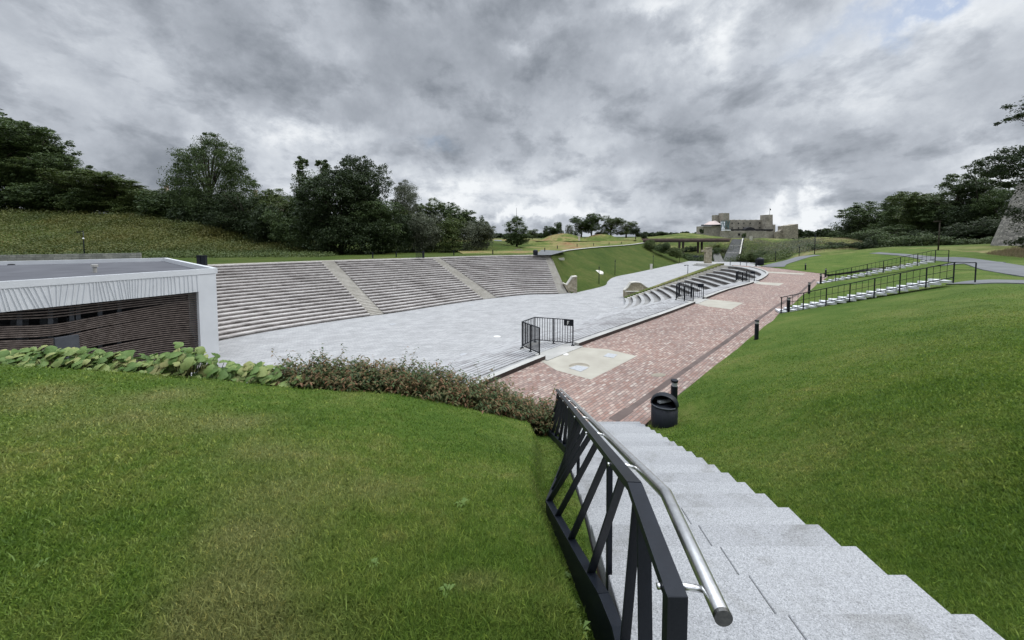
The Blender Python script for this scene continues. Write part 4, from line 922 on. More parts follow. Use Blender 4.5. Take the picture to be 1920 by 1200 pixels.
yb_ = [2.62, 3.13, 3.60, 3.98, 4.35, 4.8, 5.25, 5.7, 6.1, 6.45, 6.85, 7.25, 7.65, 8.05, 8.4, 8.75, 9.1, 9.45, 9.8, 10.1]
for y in yb_:
    yt = y - .27 - .06 * min(1, abs(y - 4)); mb = MB(); mb.beam((lcx(y), y, lcz(y)), (tcx(yt), yt, ztop(yt) - .01), .012, .062, up=(1, .25, 0)); mb.build('baluster', M['black'], bal)
for a, b, w_ in ((tuple(Q(1171, 1215, 1.97)), tuple(Q(1195, 945, 1.97)), .055), (tuple(Q(1211, 1290, 1.78)), tuple(Q(1207, 960, 1.88)), .072)):
    mb = MB(); mb.beam(a, b, .012, w_, up=(1, .15, 0)); mb.build('baluster', M['black'], bal)
for y in (2.75, 4.9, 7.1, 9.3):
    mb = MB(); mb.beam((tcx(y) + .01, y, nose(y) - .3), (tcx(y), y, ztop(y)), .035, .05, up=(0, 1, 0)); mb.build('post', M['black'], bal)
# ================================================================== PAVED SIDE STAIRS (right)
def side_stair(a, b, n, label, glabel, wd, nmain, nsub):
    a = np.array(a, float); b = np.array(b, float); d = (b - a)[:2]; L = np.linalg.norm(d); d /= L; nrm = np.array([-d[1], d[0]])   # nrm points away from camera
    if nrm[1] < 0: nrm = -nrm
    s_ = empty('side_staircase', tuple(a), label, 'staircase', None); rz_ = (b[2] - a[2]) / n; tr_ = L / n
    for i in range(n):
        p = a[:2] + d * tr_ * i - a[:2]; z = rz_ * (i + 1); mb = MB()
        q = [p - d * .08, p + d * tr_ * 1.02, p + d * tr_ * 1.02 + nrm * wd, p - d * .08 + nrm * wd]
        mb.hexa([(*k, z - .12) for k in q] + [(*k, z) for k in q]); mb.build('step', M['gran2'], s_)
    g = empty('stair_railing', tuple(a), glabel, 'railing', None); H = .92
    def pt(t_, z): q = d * (L * t_) - nrm * .06; return (q[0], q[1], (b[2] - a[2]) * min(t_, 1.0) + rz_ + z)
    ext = 1 + .9 / L
    mb = MB(); mb.beam(pt(-.01, H), pt(1, H), .04, .04); mb.beam(pt(1, H), pt(ext, H), .04, .04); mb.build('top_rail', M['black'], g)
    mb = MB(); mb.beam(pt(0, .5), pt(1, .5), .022, .022); mb.beam(pt(1, .5), pt(ext, .5), .022, .022); mb.build('middle_rail', M['black'], g)
    mb = MB(); mb.beam(pt(-.01, .07), pt(1, .07), .04, .045); mb.build('bottom_rail', M['black'], g)
    for t_ in list(np.linspace(0, 1, nmain)) + [ext]:
        mb = MB(); mb.beam(pt(t_, -.25), pt(t_, H), .045, .045); mb.build('post', M['black'], g)
    for i in range(nmain - 1):
        for k in range(1, nsub + 1):
            t_ = (i + k / (nsub + 1)) / (nmain - 1); mb = MB(); mb.beam(pt(t_, .07), pt(t_, H), .015, .015); mb.build('baluster', M['black'], g)
side_stair(P(1464, 588, 7.0), (24.9, 21.6, 9.45), 17, 'pale stone side stair on the lawn, the nearer of the two', 'black railing on the nearer pale side stair, reaching farthest right', 1.0, 8, 3)
side_stair(P(1538, 533, 7.0), (39.6, 35.9, 9.60), 17, 'pale stone side stair on the lawn, the farther of the two', 'black railing on the farther pale side stair beyond the first', 1.0, 8, 3)
# ================================================================== BOLLARDS, BINS, LAMPS
G_B = 'black bollard lights along the brick terrace'
bo = empty('bollard_light', (0, 0, 0), 'x', 'bollard', G_B)
mb = MB(); mb.lathe((0, 0, 0), [(.17, -.02), (.17, .03), (.095, .035)], 18); mb.build('base_plate', M['conc'], bo)
mb = MB(); mb.lathe((0, 0, .03), [(.088, 0), (.088, .86)], 20); mb.build('shaft', M['black'], bo)
mb = MB(); mb.lathe((0, 0, .89), [(.072, 0), (.075, .035), (.086, .11)], 20); mb.build('lens', M['cover'], bo)
mb = MB(); mb.lathe((0, 0, 1.0), [(.09, 0), (.096, .025), (.096, .05), (.09, .06)], 20); mb.build('cap', M['black'], bo)
bl_pos = [(1262, 792, 'black bollard light directly behind the litter bin by the granite stair'), (1418, 642, 'black bollard light alone on the terrace edge, second from the litter bin'),
  (1478, 588.5, 'black bollard light at the foot of the nearer side stair'), (1516.7, 553, 'black bollard light on the terrace edge between the two side stairs'), (1538.5, 534, 'black bollard light at the foot of the farther side stair'),
  (1548, 520, 'black bollard light just behind the farther side stair railing'), (1510, 508, 'black bollard light farthest along the terrace edge, left of the farther side stair')]
for i, (u, v, lb) in enumerate(bl_pos):
    q = P(u, v, 7.0); s_ = 1.28 if i == 0 else 1.0
    if i == 0: q = P(1263, 783, 7.0); s_ = 1.0
    o = bo if i == 0 else copy_thing(bo, tuple(q)); o.location = tuple(q); o['label'] = lb
# small far bollards
mb = MB(); mb.lathe((0, 0, 0), [(.13, 0), (.13, 1.0), (.15, 1.02), (.15, 1.12)], 10); smb = mb.mesh('bollard', M['black'])
for i, (u, v, z) in enumerate([(699, 484, 7.5), (743, 482, 7.5), (851, 479, 7.5), (924, 477, 7.5), (1021.5, 472, 7.5), (1045, 466.5, 7.6), (1082, 463, 7.75), (1113, 461, 7.8), (1142, 459, 7.9), (1165, 457.5, 8.0)]):
    o = link('path_bollard', smb, None, tuple(P(u, v, z)))
    tag(o, 'small dark bollard on the far plateau, number of them along path' if False else ['small dark bollard behind the far seating, farthest left', 'small dark bollard behind the far seating, just left of the wire gate', 'small dark bollard behind the far seating, right of the wire gate', 'small dark bollard behind the far seating, nearest the lone oval tree on its left', 'small dark bollard beside the far litter bin at the path fork', 'small dark bollard on the gravel path, next after the path fork', 'small dark bollard on the gravel path below the pale stone post', 'small dark bollard on the gravel path in front of the taller oaks', 'small dark bollard on the gravel path, second from its far end', 'small dark bollard at the far end of the gravel path by the bridge'][i], 'bollard', 'small bollards on the far plateau')
q = P(1245, 802, 7.0); bn = empty('litter_bin', tuple(q), 'round black perforated litter bin with arched hood beside the granite stair', 'litter bin'); br = .325
mb = MB(); mb.lathe((0, 0, 0), [(br * .96, 0), (br, .04), (br, .62)], 36)
t = NT('perforated_black'); vor = t.n('ShaderNodeTexVoronoi'); t.l(t.pos(), vor.inputs['Vector']); vor.inputs['Scale'].default_value = 38; vor.inputs['Randomness'].default_value = 0
t.bump(vor.outputs['Distance'], .8, .01); M['perf'] = t.fin((.008, .010, .015), .5, .25)
mb.build('body', M['perf'], bn, True)
mb = MB(); rg = [(br * math.cos(a), br * math.sin(a), .635) for a in np.linspace(0, 2 * math.pi, 37)]; mb.tube(rg, .018, 8, cap=False); mb.build('rim', M['greypanel'], bn, True)
mb = MB(); rows = []; hdv = np.array([-.50, -.866]); hsv = np.array([.866, -.50]); R2 = br + .01
for q_ in np.concatenate([[.16], np.linspace(.12, -R2 * .999, 12)]):
    hw = math.sqrt(max(1e-6, R2 * R2 - q_ * q_)); hh_ = .27 * math.sqrt(max(0, 1 - (min(q_, 0) / R2) ** 2)) * (.97 if q_ > .13 else 1)
    rows.append([(*(hdv * q_ + hsv * hw * math.cos(a)), .635 + hh_ * math.sin(a)) for a in np.linspace(0, math.pi, 25)])
mb.ribbon(rows)
hd = mb.build('hood', M['black'], bn, True); sm = hd.modifiers.new('thick', 'SOLIDIFY'); sm.thickness = .012
mb = MB(); mb.box((0, .02, .70), (.36, .10, .05), .3); mb.build('ash_plate', M['cover'], bn)
mb = MB(); mb.lathe((0, 0, 0), [(.55, 0), (.6, .9), (.5, 1.15), (.2, 1.3)], 14); mb.lathe((0, 0, .2), [(.3, 0), (.3, .1)], 6); fb = mb.mesh('bin', M['black'])
for u, v, z, lb in ((1004, 478.5, 7.5, 'dark litter bin at the path fork above the far seating'), (1425, 497.5, 7.05, 'dark litter bin at the far end of the brick terrace')):
    o = link('litter_bin', fb, None, tuple(P(u, v, z))); tag(o, lb, 'litter bin')
o = link('terrace_post', smb, None, tuple(P(1417.5, 499, 7.05))); tag(o, 'dark post directly left of the far terrace litter bin', 'bollard')
def lamp(u, v, z, h, label, head='arm', group=None, col='black'):
    q = P(u, v, z) if z is not None else Q(u, v, h[1]); hh = h if not isinstance(h, tuple) else h[0]
    e_ = empty('street_lamp', tuple(q), label, 'street lamp', group)
    mb = MB(); mb.tube([(0, 0, -.3), (0, 0, hh * .5), (0, 0, hh)], [.10, .085, .06], 10); mb.build('pole', M[col], e_, True)
    mb = MB()
    if head == 'arm': mb.box((.0, 0, hh - .45), (.22, .22, .35)); mb.box((0, 0, hh + .03), (.16, .16, .08))
    elif head == 'T': mb.box((-.35, 0, hh), (.95, .2, .14)); mb.box((-.75, 0, hh - .1), (.3, .24, .10))
    else: mb.box((-.6, 0, hh - .2), (1.2, .12, .12)); mb.box((-.9, 0, hh - .32), (.5, .3, .12))
    mb.build('lamp_head', M[col], e_)
    if head == 'cross':
        mb = MB(); mb.lathe((.1, -.12, hh - 1.5), [(.02, -.16), (.15, -.08), (.17, 0), (.15, .08), (.02, .16)], 12); mb.build('globe', M['glow'], e_, True)
    return e_
LG = 'tall dark lamps along the foot of the grass slope'
lamp(1123, 535, 0, 4.7, 'tall dark lamp by the white oval slab on the grass slope', group=LG); lamp(1153, 517.5, 0, 4.9, 'tall dark lamp second from left along the foot of the grass slope', group=LG)
lamp(1224.5, 503.5, 0, 5.0, 'tall dark lamp beside the small pale stone post on the slope', group=LG); lamp(1274, 493, 0, 4.7, 'tall dark lamp farthest along the road before the bridge', group=LG)
q = Q(1289, 524, 92); e_ = lamp(1289, 535, 0, 4.9, 'grey lamp with side head standing on the plaza behind the curved seating', 'T', col='greypanel')
lamp(159, 490, None, (5.9, 74), 'dark lamp pole with white globe behind the stage roof', 'cross')
lamp(1527, 481, None, (5.6, 96), 'thin dark lamp pole where the asphalt path meets the scrub hill'); lamp(1498, 487, None, (3.8, 105), 'short dark lamp pole left of the tall one below the scrub hill')
lamp(1454, 489, None, (2.8, 110), 'small dark lamp pole below the scrub hill near the castle stair'); lamp(1759, 470, None, (4.6, 60), 'brown lamp pole in front of the dense trees beside the stone tower', 'T', col='bark')
mb = MB(); mb.tube([(0, 0, 0), (0, 0, 30)], [.5, .15], 6); o = mb.build('radio_mast', M['greypanel'], loc=tuple(Q(968.5, 441, 420))); tag(o, 'thin grey mast rising behind the lone oval tree', 'mast')
mb = MB(); mb.tube([(0, 0, 0), (0, 0, 8)], [.3, .2], 6); mb.box((0, 0, 8), (1.6, .3, .3)); o = mb.build('road_lamp', M['greypanel'], loc=tuple(Q(1007, 447, 340))); tag(o, 'thin road lamp far off right of the lone oval tree', 'street lamp')
# ================================================================== FENCES
def fence(A, B, C, D, label, plate, letter, H=1.17, npb=(13, 6, 13)):
    A, B, C, D = [np.array(p[:2], float) for p in (A, B, C, D)]; o0 = A.copy(); g = empty('bar_fence', (A[0], A[1], 7.03), label, 'fence', 'black bar fences at the heads of the seating aisles')
    pts = [p - o0 for p in (A, B, C, D)]
    mb = MB(); lo = MB()
    for a, b in zip(pts[:-1], pts[1:]): mb.beam((*a, H), (*b, H), .05, .03); lo.beam((*a, .12), (*b, .12), .035, .03)
    mb.build('top_rail', M['black'], g); lo.build('bottom_rail', M['black'], g)
    posts = [pts[0], (pts[0] + pts[1]) / 2, pts[1], pts[2], (pts[2] + pts[3]) / 2, pts[3]]
    for p in posts:
        mb = MB(); mb.beam((*p, 0), (*p, H), .05, .05); mb.box((*p, .012), (.14, .14, .02)); mb.build('post', M['black'], g)
    mb = MB()
    for (a, b), k in zip(zip(pts[:-1], pts[1:]), npb):
        for i in range(1, k): q = a + (b - a) * i / k; mb.beam((*q, .12), (*q, H), .024, .024)
    mb.build('bars', M['black'], g)
    d = (pts[3] - pts[2]); d /= np.linalg.norm(d); c = pts[3] - d * .21; n_ = np.array([d[1], -d[0]])
    if n_[1] > 0: n_ = -n_
    mb = MB(); mb.beam((*(c - d * .2 + n_ * .035), H - .14), (*(c + d * .2 + n_ * .035), H - .14), .02, .27); sg = mb.build('sign_plate', M['black'], g)
    if letter:
        mb = MB(); o_ = c + n_ * .05
        def bar(x0, z0, x1, z1): p = o_ + d * ((x0 + x1) / 2); mb.beam((*(o_ + d * x0), (z0 + z1) / 2), (*(o_ + d * x1), (z0 + z1) / 2), .006, abs(z1 - z0))
        zc = H - .14; bar(-.045, zc - .085, -.022, zc + .085); bar(-.022, zc + .062, .05, zc + .085); bar(-.022, zc - .01, .035, zc + .013); mb.build('letter', M['coverw'], sg)
fence(*FEN[0], 'black bar fence with a white letter F on its plate, nearest on the terrace', 1, 1, npb=(18, 8, 15))
fence(*FEN[1], 'black bar fence in the middle of the terrace edge, by the second beige apron', 1, 0)
fence(*FEN[2], 'black bar fence farthest along the terrace edge beside the curved top row', 1, 0, H=1.05)
# wire gate at top of far seating
q0 = P(780, 484, 7.5); q1 = P(794, 483.6, 7.5); mb = MB()
for i in range(13): p = q0 + (q1 - q0) * i / 12; mb.beam((p[0] - q0[0], p[1] - q0[1], 0), (p[0] - q0[0], p[1] - q0[1], 1.25), .04, .04)
mb.beam((0, 0, 1.25), (q1[0] - q0[0], q1[1] - q0[1], 1.25), .06, .06); mb.beam((0, 0, .1), (q1[0] - q0[0], q1[1] - q0[1], .1), .05, .05)
mb.box((q1[0] - q0[0], q1[1] - q0[1], .7), (.35, .3, 1.4)); o = mb.build('wire_gate', M['black'], loc=tuple(q0)); tag(o, 'small dark barred gate at the top of the far seating', 'gate')
for u, lb in ((375, 'dark control cabinet at the top left end of the far seating'), (383, 'narrower dark cabinet standing right beside the control cabinet')):
    mb = MB(); mb.box((0, 0, .7), (.6, .5, 1.5)); mb.box((0, -.26, .75), (.5, .04, 1.2)); mb.box((0, 0, 1.48), (.7, .6, .06)); o = mb.build('control_cabinet', M['black'], loc=tuple(P(u, 497, 7.5))); tag(o, lb, 'cabinet')
# ================================================================== STONE SEAT WALLS, SLABS, MONUMENT
def prof_wall(name, prof, Yb, vb, th, label, ledge=None):
    ps = []; base = P(prof[0][0], vb, 0); Yw = base[1]
    pts = [Q(u, v, Yw) for u, v in prof]; g = empty(name, (base[0], base[1], 0), label, 'wall'); pts = [p - np.array([base[0], base[1], 0]) for p in pts]
    for p in (pts[0], pts[-1]): p[2] = -.1
    mb = MB(); mb.prism(pts[::-1], (0, th, 0)); mb.build('masonry', M['limestone'], g)
    mb = MB(); t_ = pts[1:-1]
    for a, b in zip(t_[:-1], t_[1:]): mb.beam((a[0], th / 2 - .02, a[2] + .06), (b[0], th / 2 - .02, b[2] + .06), th + .16, .16)
    mb.build('coping', M['coping'], g)
    if ledge:
        a, b = [Q(u, v, Yw) - np.array([base[0], base[1], 0]) for u, v in ledge]; mb = MB(); mb.beam((a[0], -.3, a[2]), (b[0], -.3, b[2]), .8, .14); mb.build('seat_ledge', M['coping'], g)
        mb = MB(); mb.hexa([(a[0], -.6, -.05), (b[0], -.6, -.05), (b[0], .0, -.05), (a[0], .0, -.05), (a[0], -.6, a[2] - .07), (b[0], -.6, b[2] - .07), (b[0], 0, b[2] - .07), (a[0], 0, a[2] - .07)]); mb.build('seat_base', M['limestone'], g)
prof_wall('stone_seat_wall', [(1171, 558), (1171, 545), (1178, 539), (1183, 531), (1192, 530), (1201, 531), (1211, 538), (1221, 544), (1225, 558)], 0, 558, 1.0, 'yellow limestone seat wall with humped top behind the lowest curved rows', ((1172, 546), (1213, 546)))
prof_wall('stone_seat_wall', [(1066, 550), (1057, 532), (1063, 535), (1068, 528), (1073, 520), (1082, 519), (1082, 546)], 0, 549, 1.6, 'yellow limestone seat wall with a notch at the right foot of the far seating')
def slab(u, v, G_or_z, w_, d_, label, h=.05):
    q = onmesh(SLP, u, v); mb = MB(); mb.lathe((0, 0, -.4), [(w_ / 2, 0), (w_ / 2, .4 + h), (w_ / 2 - .1, .45 + h)], 20); o = mb.build('stone_slab', M['coping'], loc=tuple(q)); o.scale = (1.6, d_ / w_, 1); o.rotation_euler = (.25, 0, 0); return tag(o, label, 'slab')
slab(1122, 510.5, 2.6, 1.7, 3.4, 'white oval slab lying on the grass slope behind the first lamp')
mb = MB(); q = onmesh(SLP, 1048, 485); mb.box((0, 0, -.1), (2.6, .8, .5)); mb.box((0, 0, .17), (2.7, .9, .06)); o = mb.build('stone_slab', M['coping'], loc=tuple(q)); tag(o, 'long pale slab at the top of the grass slope right of the seating', 'slab')
for u, vb, vt, Y, w_, lb in ((1221, 503.5, 495.5, 128, .7, 'small pale stone post beside the third lamp on the slope'), (1086, 450, 443, 215, 1.0, 'pale stone post on the dry grass mound below the oaks'), (1408, 450, 442.5, 205, 1.2, 'pale stone post right of the top of the castle stair')):
    q = Q(u, vb, Y); hh = (vb - vt) / F * Y; mb = MB(); mb.box((0, 0, hh / 2 - .2), (w_, w_ * .6, hh + .4)); mb.box((0, 0, hh + .03), (w_ * 1.15, w_ * .75, .1)); o = mb.build('stone_post', M['coping'], loc=tuple(q)); tag(o, lb, 'stone post')
mo = empty('monument', tuple(P(1328, 498, 0)), 'tall pale stone monument with a projecting side block before the castle hill', 'monument'); sY = P(1328, 498, 0)[1] / F
mb = MB(); mb.prism([(-4.5 * sY, 0, 0), (6.5 * sY, 0, 0), (6.5 * sY, 0, 32 * sY), (-4 * sY, 0, 31 * sY)][::-1], (0, 1.8, 0)); mb.box((1.2 * sY, .9, 33 * sY), (11 * sY, 2.1, .35)); mb.build('shaft', M['limestone'], mo)
mb = MB(); mb.box((-7 * sY, .9, 27.5 * sY), (8 * sY, 1.4, 3.6 * sY)); mb.build('side_block', M['limestone'], mo)
mb = MB(); mb.lathe((0, 0, 0), [(27 * sY, -.05), (27 * sY, .3), (24 * sY, .32), (24 * sY, .62), (21 * sY, .64), (21 * sY, .9), (.5, .9)], 36); mb.build('stepped_base', M['conc'], mo)
q = P(1300, 489, 0); mb = MB(); mb.beam((0, 0, 1.3), (P(1345, 487, 0)[0] - q[0], 0, .8), .6, 2.4); o = mb.build('retaining_wall', M['greypanel'], loc=tuple(q)); tag(o, 'dark grey retaining wall behind the stone monument', 'wall')
# castle stair
cst = empty('castle_staircase', tuple(Q(1367, 490.5, 178)), 'long grey stone staircase climbing the grass hill towards the castle', 'staircase'); base = np.array(Q(1367, 490.5, 178))
BL, BR, TL, TR = Q(1355, 491, 177.5), Q(1383, 491, 177.5), Q(1373, 450.3, 204), Q(1391, 450.3, 204)
nst = 56; mb = MB()
for i in range(nst):
    f, g = i / nst, (i + 1) / nst; la = i in (18, 19, 37, 38); z = BL[2] + (TL[2] - BL[2]) * (i + 1) / nst + .55
    a, b = BL + (TL - BL) * f, BR + (TR - BR) * f; c, d = BR + (TR - BR) * g, BL + (TL - BL) * g
    mb.hexa([(*p[:2] - base[:2], z - .9 - base[2]) for p in (a, b, c, d)] + [(*p[:2] - base[:2], z - base[2]) for p in (a, b, c, d)], 1 if la else 0)
mb.build('steps', [simple('grey_stone_steps', (.17, .17, .17), (.26, .26, .255), .7), M['conc']], cst)
mb = MB(); mb.beam(tuple(BR - base + [.5, 0, .6]), tuple(TR - base + [.5, 0, .6]), .6, .9); mb.build('side_kerb', M['coping'], cst)
mb = MB(); mb.beam(tuple(BR - base + [1.0, 0, 2.0]), tuple(TR - base + [1.0, 0, 2.0]), .12, .12)
for f in np.linspace(0, 1, 9): p = BR + (TR - BR) * f - base; mb.beam((p[0] + 1, p[1], p[2]), (p[0] + 1, p[1], p[2] + 2), .12, .12)
mb.build('rail', M['black'], cst)
mb = MB(); BL2 = Q(1344, 492, 176); base2 = BL2
for i in range(14):
    w0 = BL2 - base2; mb.box((1.5 + i * .12, .8 + i * .5, .25 + i * .35), (4.0 - i * .1, .7, .8))
o = mb.build('lower_stair_flight', M['conc'], loc=tuple(BL2)); tag(o, 'short pale stair flight left of the foot of the castle staircase', 'staircase')
# pavement guard rail by terrace far end
mb = MB(); q = P(1368, 497, 3.0)
for u in (1369, 1388, 1400): p = P(u, 497, 3.0) - q; mb.beam((p[0], p[1], -2), (p[0], p[1], 1.3), .12, .12)
p = P(1400, 497, 3.0) - q; mb.beam((0, 0, 1.0), (p[0], p[1], 1.0), .06, .06); o = mb.build('guard_rail', M['greypanel'], loc=tuple(q)); tag(o, 'thin low guard rail beyond the top curved row', 'railing')
# ================================================================== BRIDGE
bg_ = empty('footbridge', tuple(Q(1290, 488, 195)), 'rust brown footbridge deck crossing the gully left of the castle stair', 'bridge'); ob = np.array(Q(1290, 488, 195))
a, b = Q(1206, 452.5, 200) - ob, Q(1366, 451.5, 190) - ob
mb = MB(); mb.beam(tuple(a), tuple(b), 4.0, 1.1); mb.build('deck', M['darkside'], bg_)
mb = MB(); mb.beam(tuple(a + [0, -2.1, .95]), tuple(b + [0, -2.1, .75]), .12, .9); mb.beam(tuple(a + [0, 2.1, .95]), tuple(b + [0, 2.1, .75]), .12, .9); mb.build('parapet', M['rust'], bg_)
for u in (1274, 1281, 1309, 1316):
    p = Q(u, 453, 194) - ob; mb = MB(); mb.beam((p[0], p[1], -2.5), (p[0], p[1], p[2]), .8, .8, up=(0, 1, 0)); mb.build('pier', M['darkside'], bg_)
# ================================================================== CASTLE
ca = empty('castle', tuple(Q(1400, 446, 345)), 'grey stone castle ruin with square towers on the far hill', 'castle'); oc = np.array(Q(1400, 446, 345))
def blk(mb, u0, u1, v0, v1, Y, dep, m=0):
    a = Q(u0, v1, Y) - oc; b = Q(u1, v0, Y) - oc; mb.box(((a[0] + b[0]) / 2, a[1] + dep / 2, (a[2] + b[2]) / 2), (abs(b[0] - a[0]), dep, b[2] - a[2]), m=m)
def ragged(mb, u0, u1, vt, vb, Y, dep, n_, amp, per=0):
    us_ = np.linspace(u0, u1, n_); pts = [Q(u1, vb, Y) - oc, Q(u0, vb, Y) - oc]
    for i, u in enumerate(us_):
        vv = (vt(u) if callable(vt) else vt) + amp * (R.random() - .5) + (per * abs(math.sin(i * .55)) if per else 0); pts.append(Q(u, vv, Y) - oc)
    mb.prism(pts[::-1], (0, dep, 0))
mb = MB(); ragged(mb, 1366, 1437, 411.5, 448, 350, 6, 40, .5, 1.1); mb.build('main_wall', M['castle'], ca)
mb = MB()
for u, v in ((1373, 418.5), (1385, 418.5), (1395, 418.5), (1407, 418.5), (1425, 418), (1373, 427.5), (1385, 427.5), (1394.5, 427), (1425, 427)): blk(mb, u - .9, u + .9, v - 1.2, v + 1.3, 349.6, .6)
mb.build('window', M['dark'], ca)
for u0, u1, v0, v1, Y, d in ((1341, 1351, 403, 440, 352, 6), (1355, 1367.5, 399.5, 415, 346, 7), (1436, 1449, 402.5, 446, 344, 8)):
    mb = MB(); ragged(mb, u0, u1, v0, v1, Y, d, 7, .5); mb.build('tower', M['castle'], ca)
mb = MB(); blk(mb, 1434.5, 1450, 424.5, 446, 343, 2); blk(mb, 1440.5, 1443.5, 408, 411, 343.6, .5); blk(mb, 1449, 1454, 421, 446, 348, 5); mb.build('buttress', M['castle'], ca)
mb = MB(); blk(mb, 1319.5, 1353, 424, 444, 342, 14); mb.build('annex_wall', M['castle'], ca)
mb = MB(); rp_ = [Q(1317.5, 422.5, 341) - oc, Q(1352, 420.5, 341) - oc, Q(1342, 413.5, 350) - oc, Q(1329, 415.5, 350) - oc]; mb.face(rp_); mb.face([rp_[1], Q(1352, 420.5, 360) - oc, rp_[2]]); mb.face([rp_[0], rp_[3], Q(1317.5, 422.5, 360) - oc]); mb.build('annex_roof', M['pinkroof'], ca)
mb = MB(); blk(mb, 1317.5, 1352, 421.2, 423.4, 340.5, 3); mb.build('eaves', M['dark'], ca)
mb = MB()
for u in (1352.5, 1356, 1359.5, 1363, 1366.5): blk(mb, u - .3, u + .3, 414, 446, 339, .5)
for v in (414, 419, 424, 430, 437): blk(mb, 1352, 1367, v - .25, v + .25, 339, .5)
for i in range(5):
    a = Q(1352.5 + 3.2 * i, 414 if i % 2 else 428, 338.8) - oc; b = Q(1355.5 + 3.2 * i, 428 if i % 2 else 414, 338.8) - oc; mb.beam(a, b, .35, .35)
mb.build('scaffold_tower', M['teal'], ca)
mb = MB(); blk(mb, 1366, 1450, 429.8, 432.5, 340, 5); mb.build('gallery_roof', M['dark'], ca)
mb = MB(); pr = [Q(u, v, 340.4) - oc for u, v in ((1397, 430), (1401, 427), (1407, 425.6), (1413, 427), (1417, 430))]; mb.prism(pr, (0, 5, 0)); mb.build('gate_arch', M['dark'], ca)
mb = MB(); ragged(mb, 1353, 1475, lambda u: 433 + max(0, (u - 1430) * .09), 450, 334, 3, 46, .6); mb.build('outer_wall', M['castle'], ca)
mb = MB(); blk(mb, 1384, 1388, 437.5, 441.5, 333.8, .5); blk(mb, 1368.5, 1371, 446, 449, 333.8, .5); mb.build('gate_opening', M['dark'], ca)
mb = MB(); blk(mb, 1359, 1364, 430.6, 432.2, 333, 3); blk(mb, 1366, 1370, 430.6, 432.4, 333, 3); mb.build('canopy', M['glow'], ca)
mb = MB(); ragged(mb, 1472, 1496.5, lambda u: 423.5 - 3.2 * max(0, (u - 1474) / 20), 449.5, 325, 9, 12, .7); mb.build('ruined_keep', M['ruin'], ca)
mb = MB(); ragged(mb, 1457, 1473, lambda u: 435 - max(0, (u - 1460) * .62), 448, 328, 4, 12, .8); mb.build('broken_wall', M['ruin'], ca)
mb = MB(); pr = [Q(u, v, 324.8) - oc for u, v in ((1484, 449.5), (1484.5, 447), (1487, 446), (1489.5, 447), (1490, 449.5))]; mb.prism(pr, (0, .6, 0)); mb.build('keep_arch', M['dark'], ca)
mb = MB(); a = Q(1443, 403, 345) - oc; mb.beam(a, a + [0, 0, 6.0], .18, .18); fp_ = mb.build('flagpole', M['greypanel'], ca)
mb = MB(); mb.prism([a + [0, 0, 5.9], a + [1.1, 0, 5.2], a + [.9, 0, 3.9], a + [.0, 0, 4.5]], (0, .06, 0)); mb.build('flag', M['dark'], fp_)
# ================================================================== STONE TOWER (right)
YT = 56.9; rb_ = 11.0; rt_ = 8.4; cxT = 88.2; bc = (0, 0, 10.3); tp = (0, 0, 20.6)
tw = empty('stone_tower', (cxT, YT, bc[2] - .5), 'battered round rubble stone tower at the right edge, leaning inwards upwards', 'tower'); hT = tp[2] - bc[2] + .5
mb = MB(); mb.lathe((0, 0, 0), [(rb_ + .1 - (rb_ - rt_) * f, hT * f - .3) for f in np.linspace(0, 1, 14)], 60); mb.build('masonry', M['tower'], tw)
mb = MB(); mb.lathe((0, 0, hT - .1), [(rt_ - .25, -.3), (rt_ - .25, .4), (rt_ - 1.3, .45)], 40); mb.build('top_course', M['tower'], tw)
# ================================================================== TREES
LT = 'trees on the left bank'; LB_ = 'dark undergrowth on the left bank'; RT_ = 'dense trees on the right'
bt = 'broadleaf_tree'
for k, u, vb, vt, w_, Y, lb in [
    ('broad0', -40, 403, 190, 190, 134, 'tallest dark tree cut by the left edge of the picture'), ('broad3', 62, 403, 238, 130, 136, 'tall open crowned tree with ragged branches second from the left edge'),
    ('broad1', 25, 404, 300, 150, 131, 'mid green tree in front of the tallest left edge tree'), ('broad3', 118, 404, 292, 130, 133, 'dark tree left of the descending tree line with ragged top'),
    ('broad1', 165, 406, 316, 130, 131, 'yellowish green rounded tree in the left tree line'), ('broad4', 222, 409, 328, 120, 130, 'bushy tree midway down the left tree line'), ('broad1', 280, 413, 348, 110, 129, 'lowest bushy tree left of the drooping birch'),
    ('slim', 328, 420, 358, 40, 127, 'small ragged sapling at the left foot of the drooping birch'), ('birch', 396, 436, 254, 158, 124, 'large drooping birch standing alone above the left bank'),
    ('broad2', 470, 462, 362, 100, 118, 'dark low tree right of the drooping birch'), ('broad4', 520, 468, 350, 90, 120, 'dark tree between the birch and the slim trees'), ('slim', 572, 470, 296, 50, 116, 'slim upright tree, the left one of the pair'),
    ('slim', 608, 470, 300, 52, 112, 'slim upright tree, the right one of the pair'), ('dome', 640, 478, 322, 150, 106, 'huge near black spreading tree in the middle of the left tree group'), ('dome', 682, 465, 297, 112, 112, 'tall round crowned dark tree behind the spreading one'),
    ('broad3', 700, 474, 375, 110, 105, 'dark lower tree at the right foot of the round crowned tree'), ('birchgrey', 760, 458, 338, 92, 126, 'thin grey leaved birch right of the tall round crowned tree'), ('broad1', 800, 462, 372, 60, 130, 'small tree right of the grey birch'),
    ('broad0', 850, 452, 378, 62, 132, 'compact dark tree over the right shrubs of the left bank'), ('slim', 889, 446, 405, 22, 136, 'small pointed conifer like tree at the right end of the left bank')]:
    tree(k, u, vb, vt, w_, Y, lb, LT, bt if 'birch' not in k else 'birch_tree')
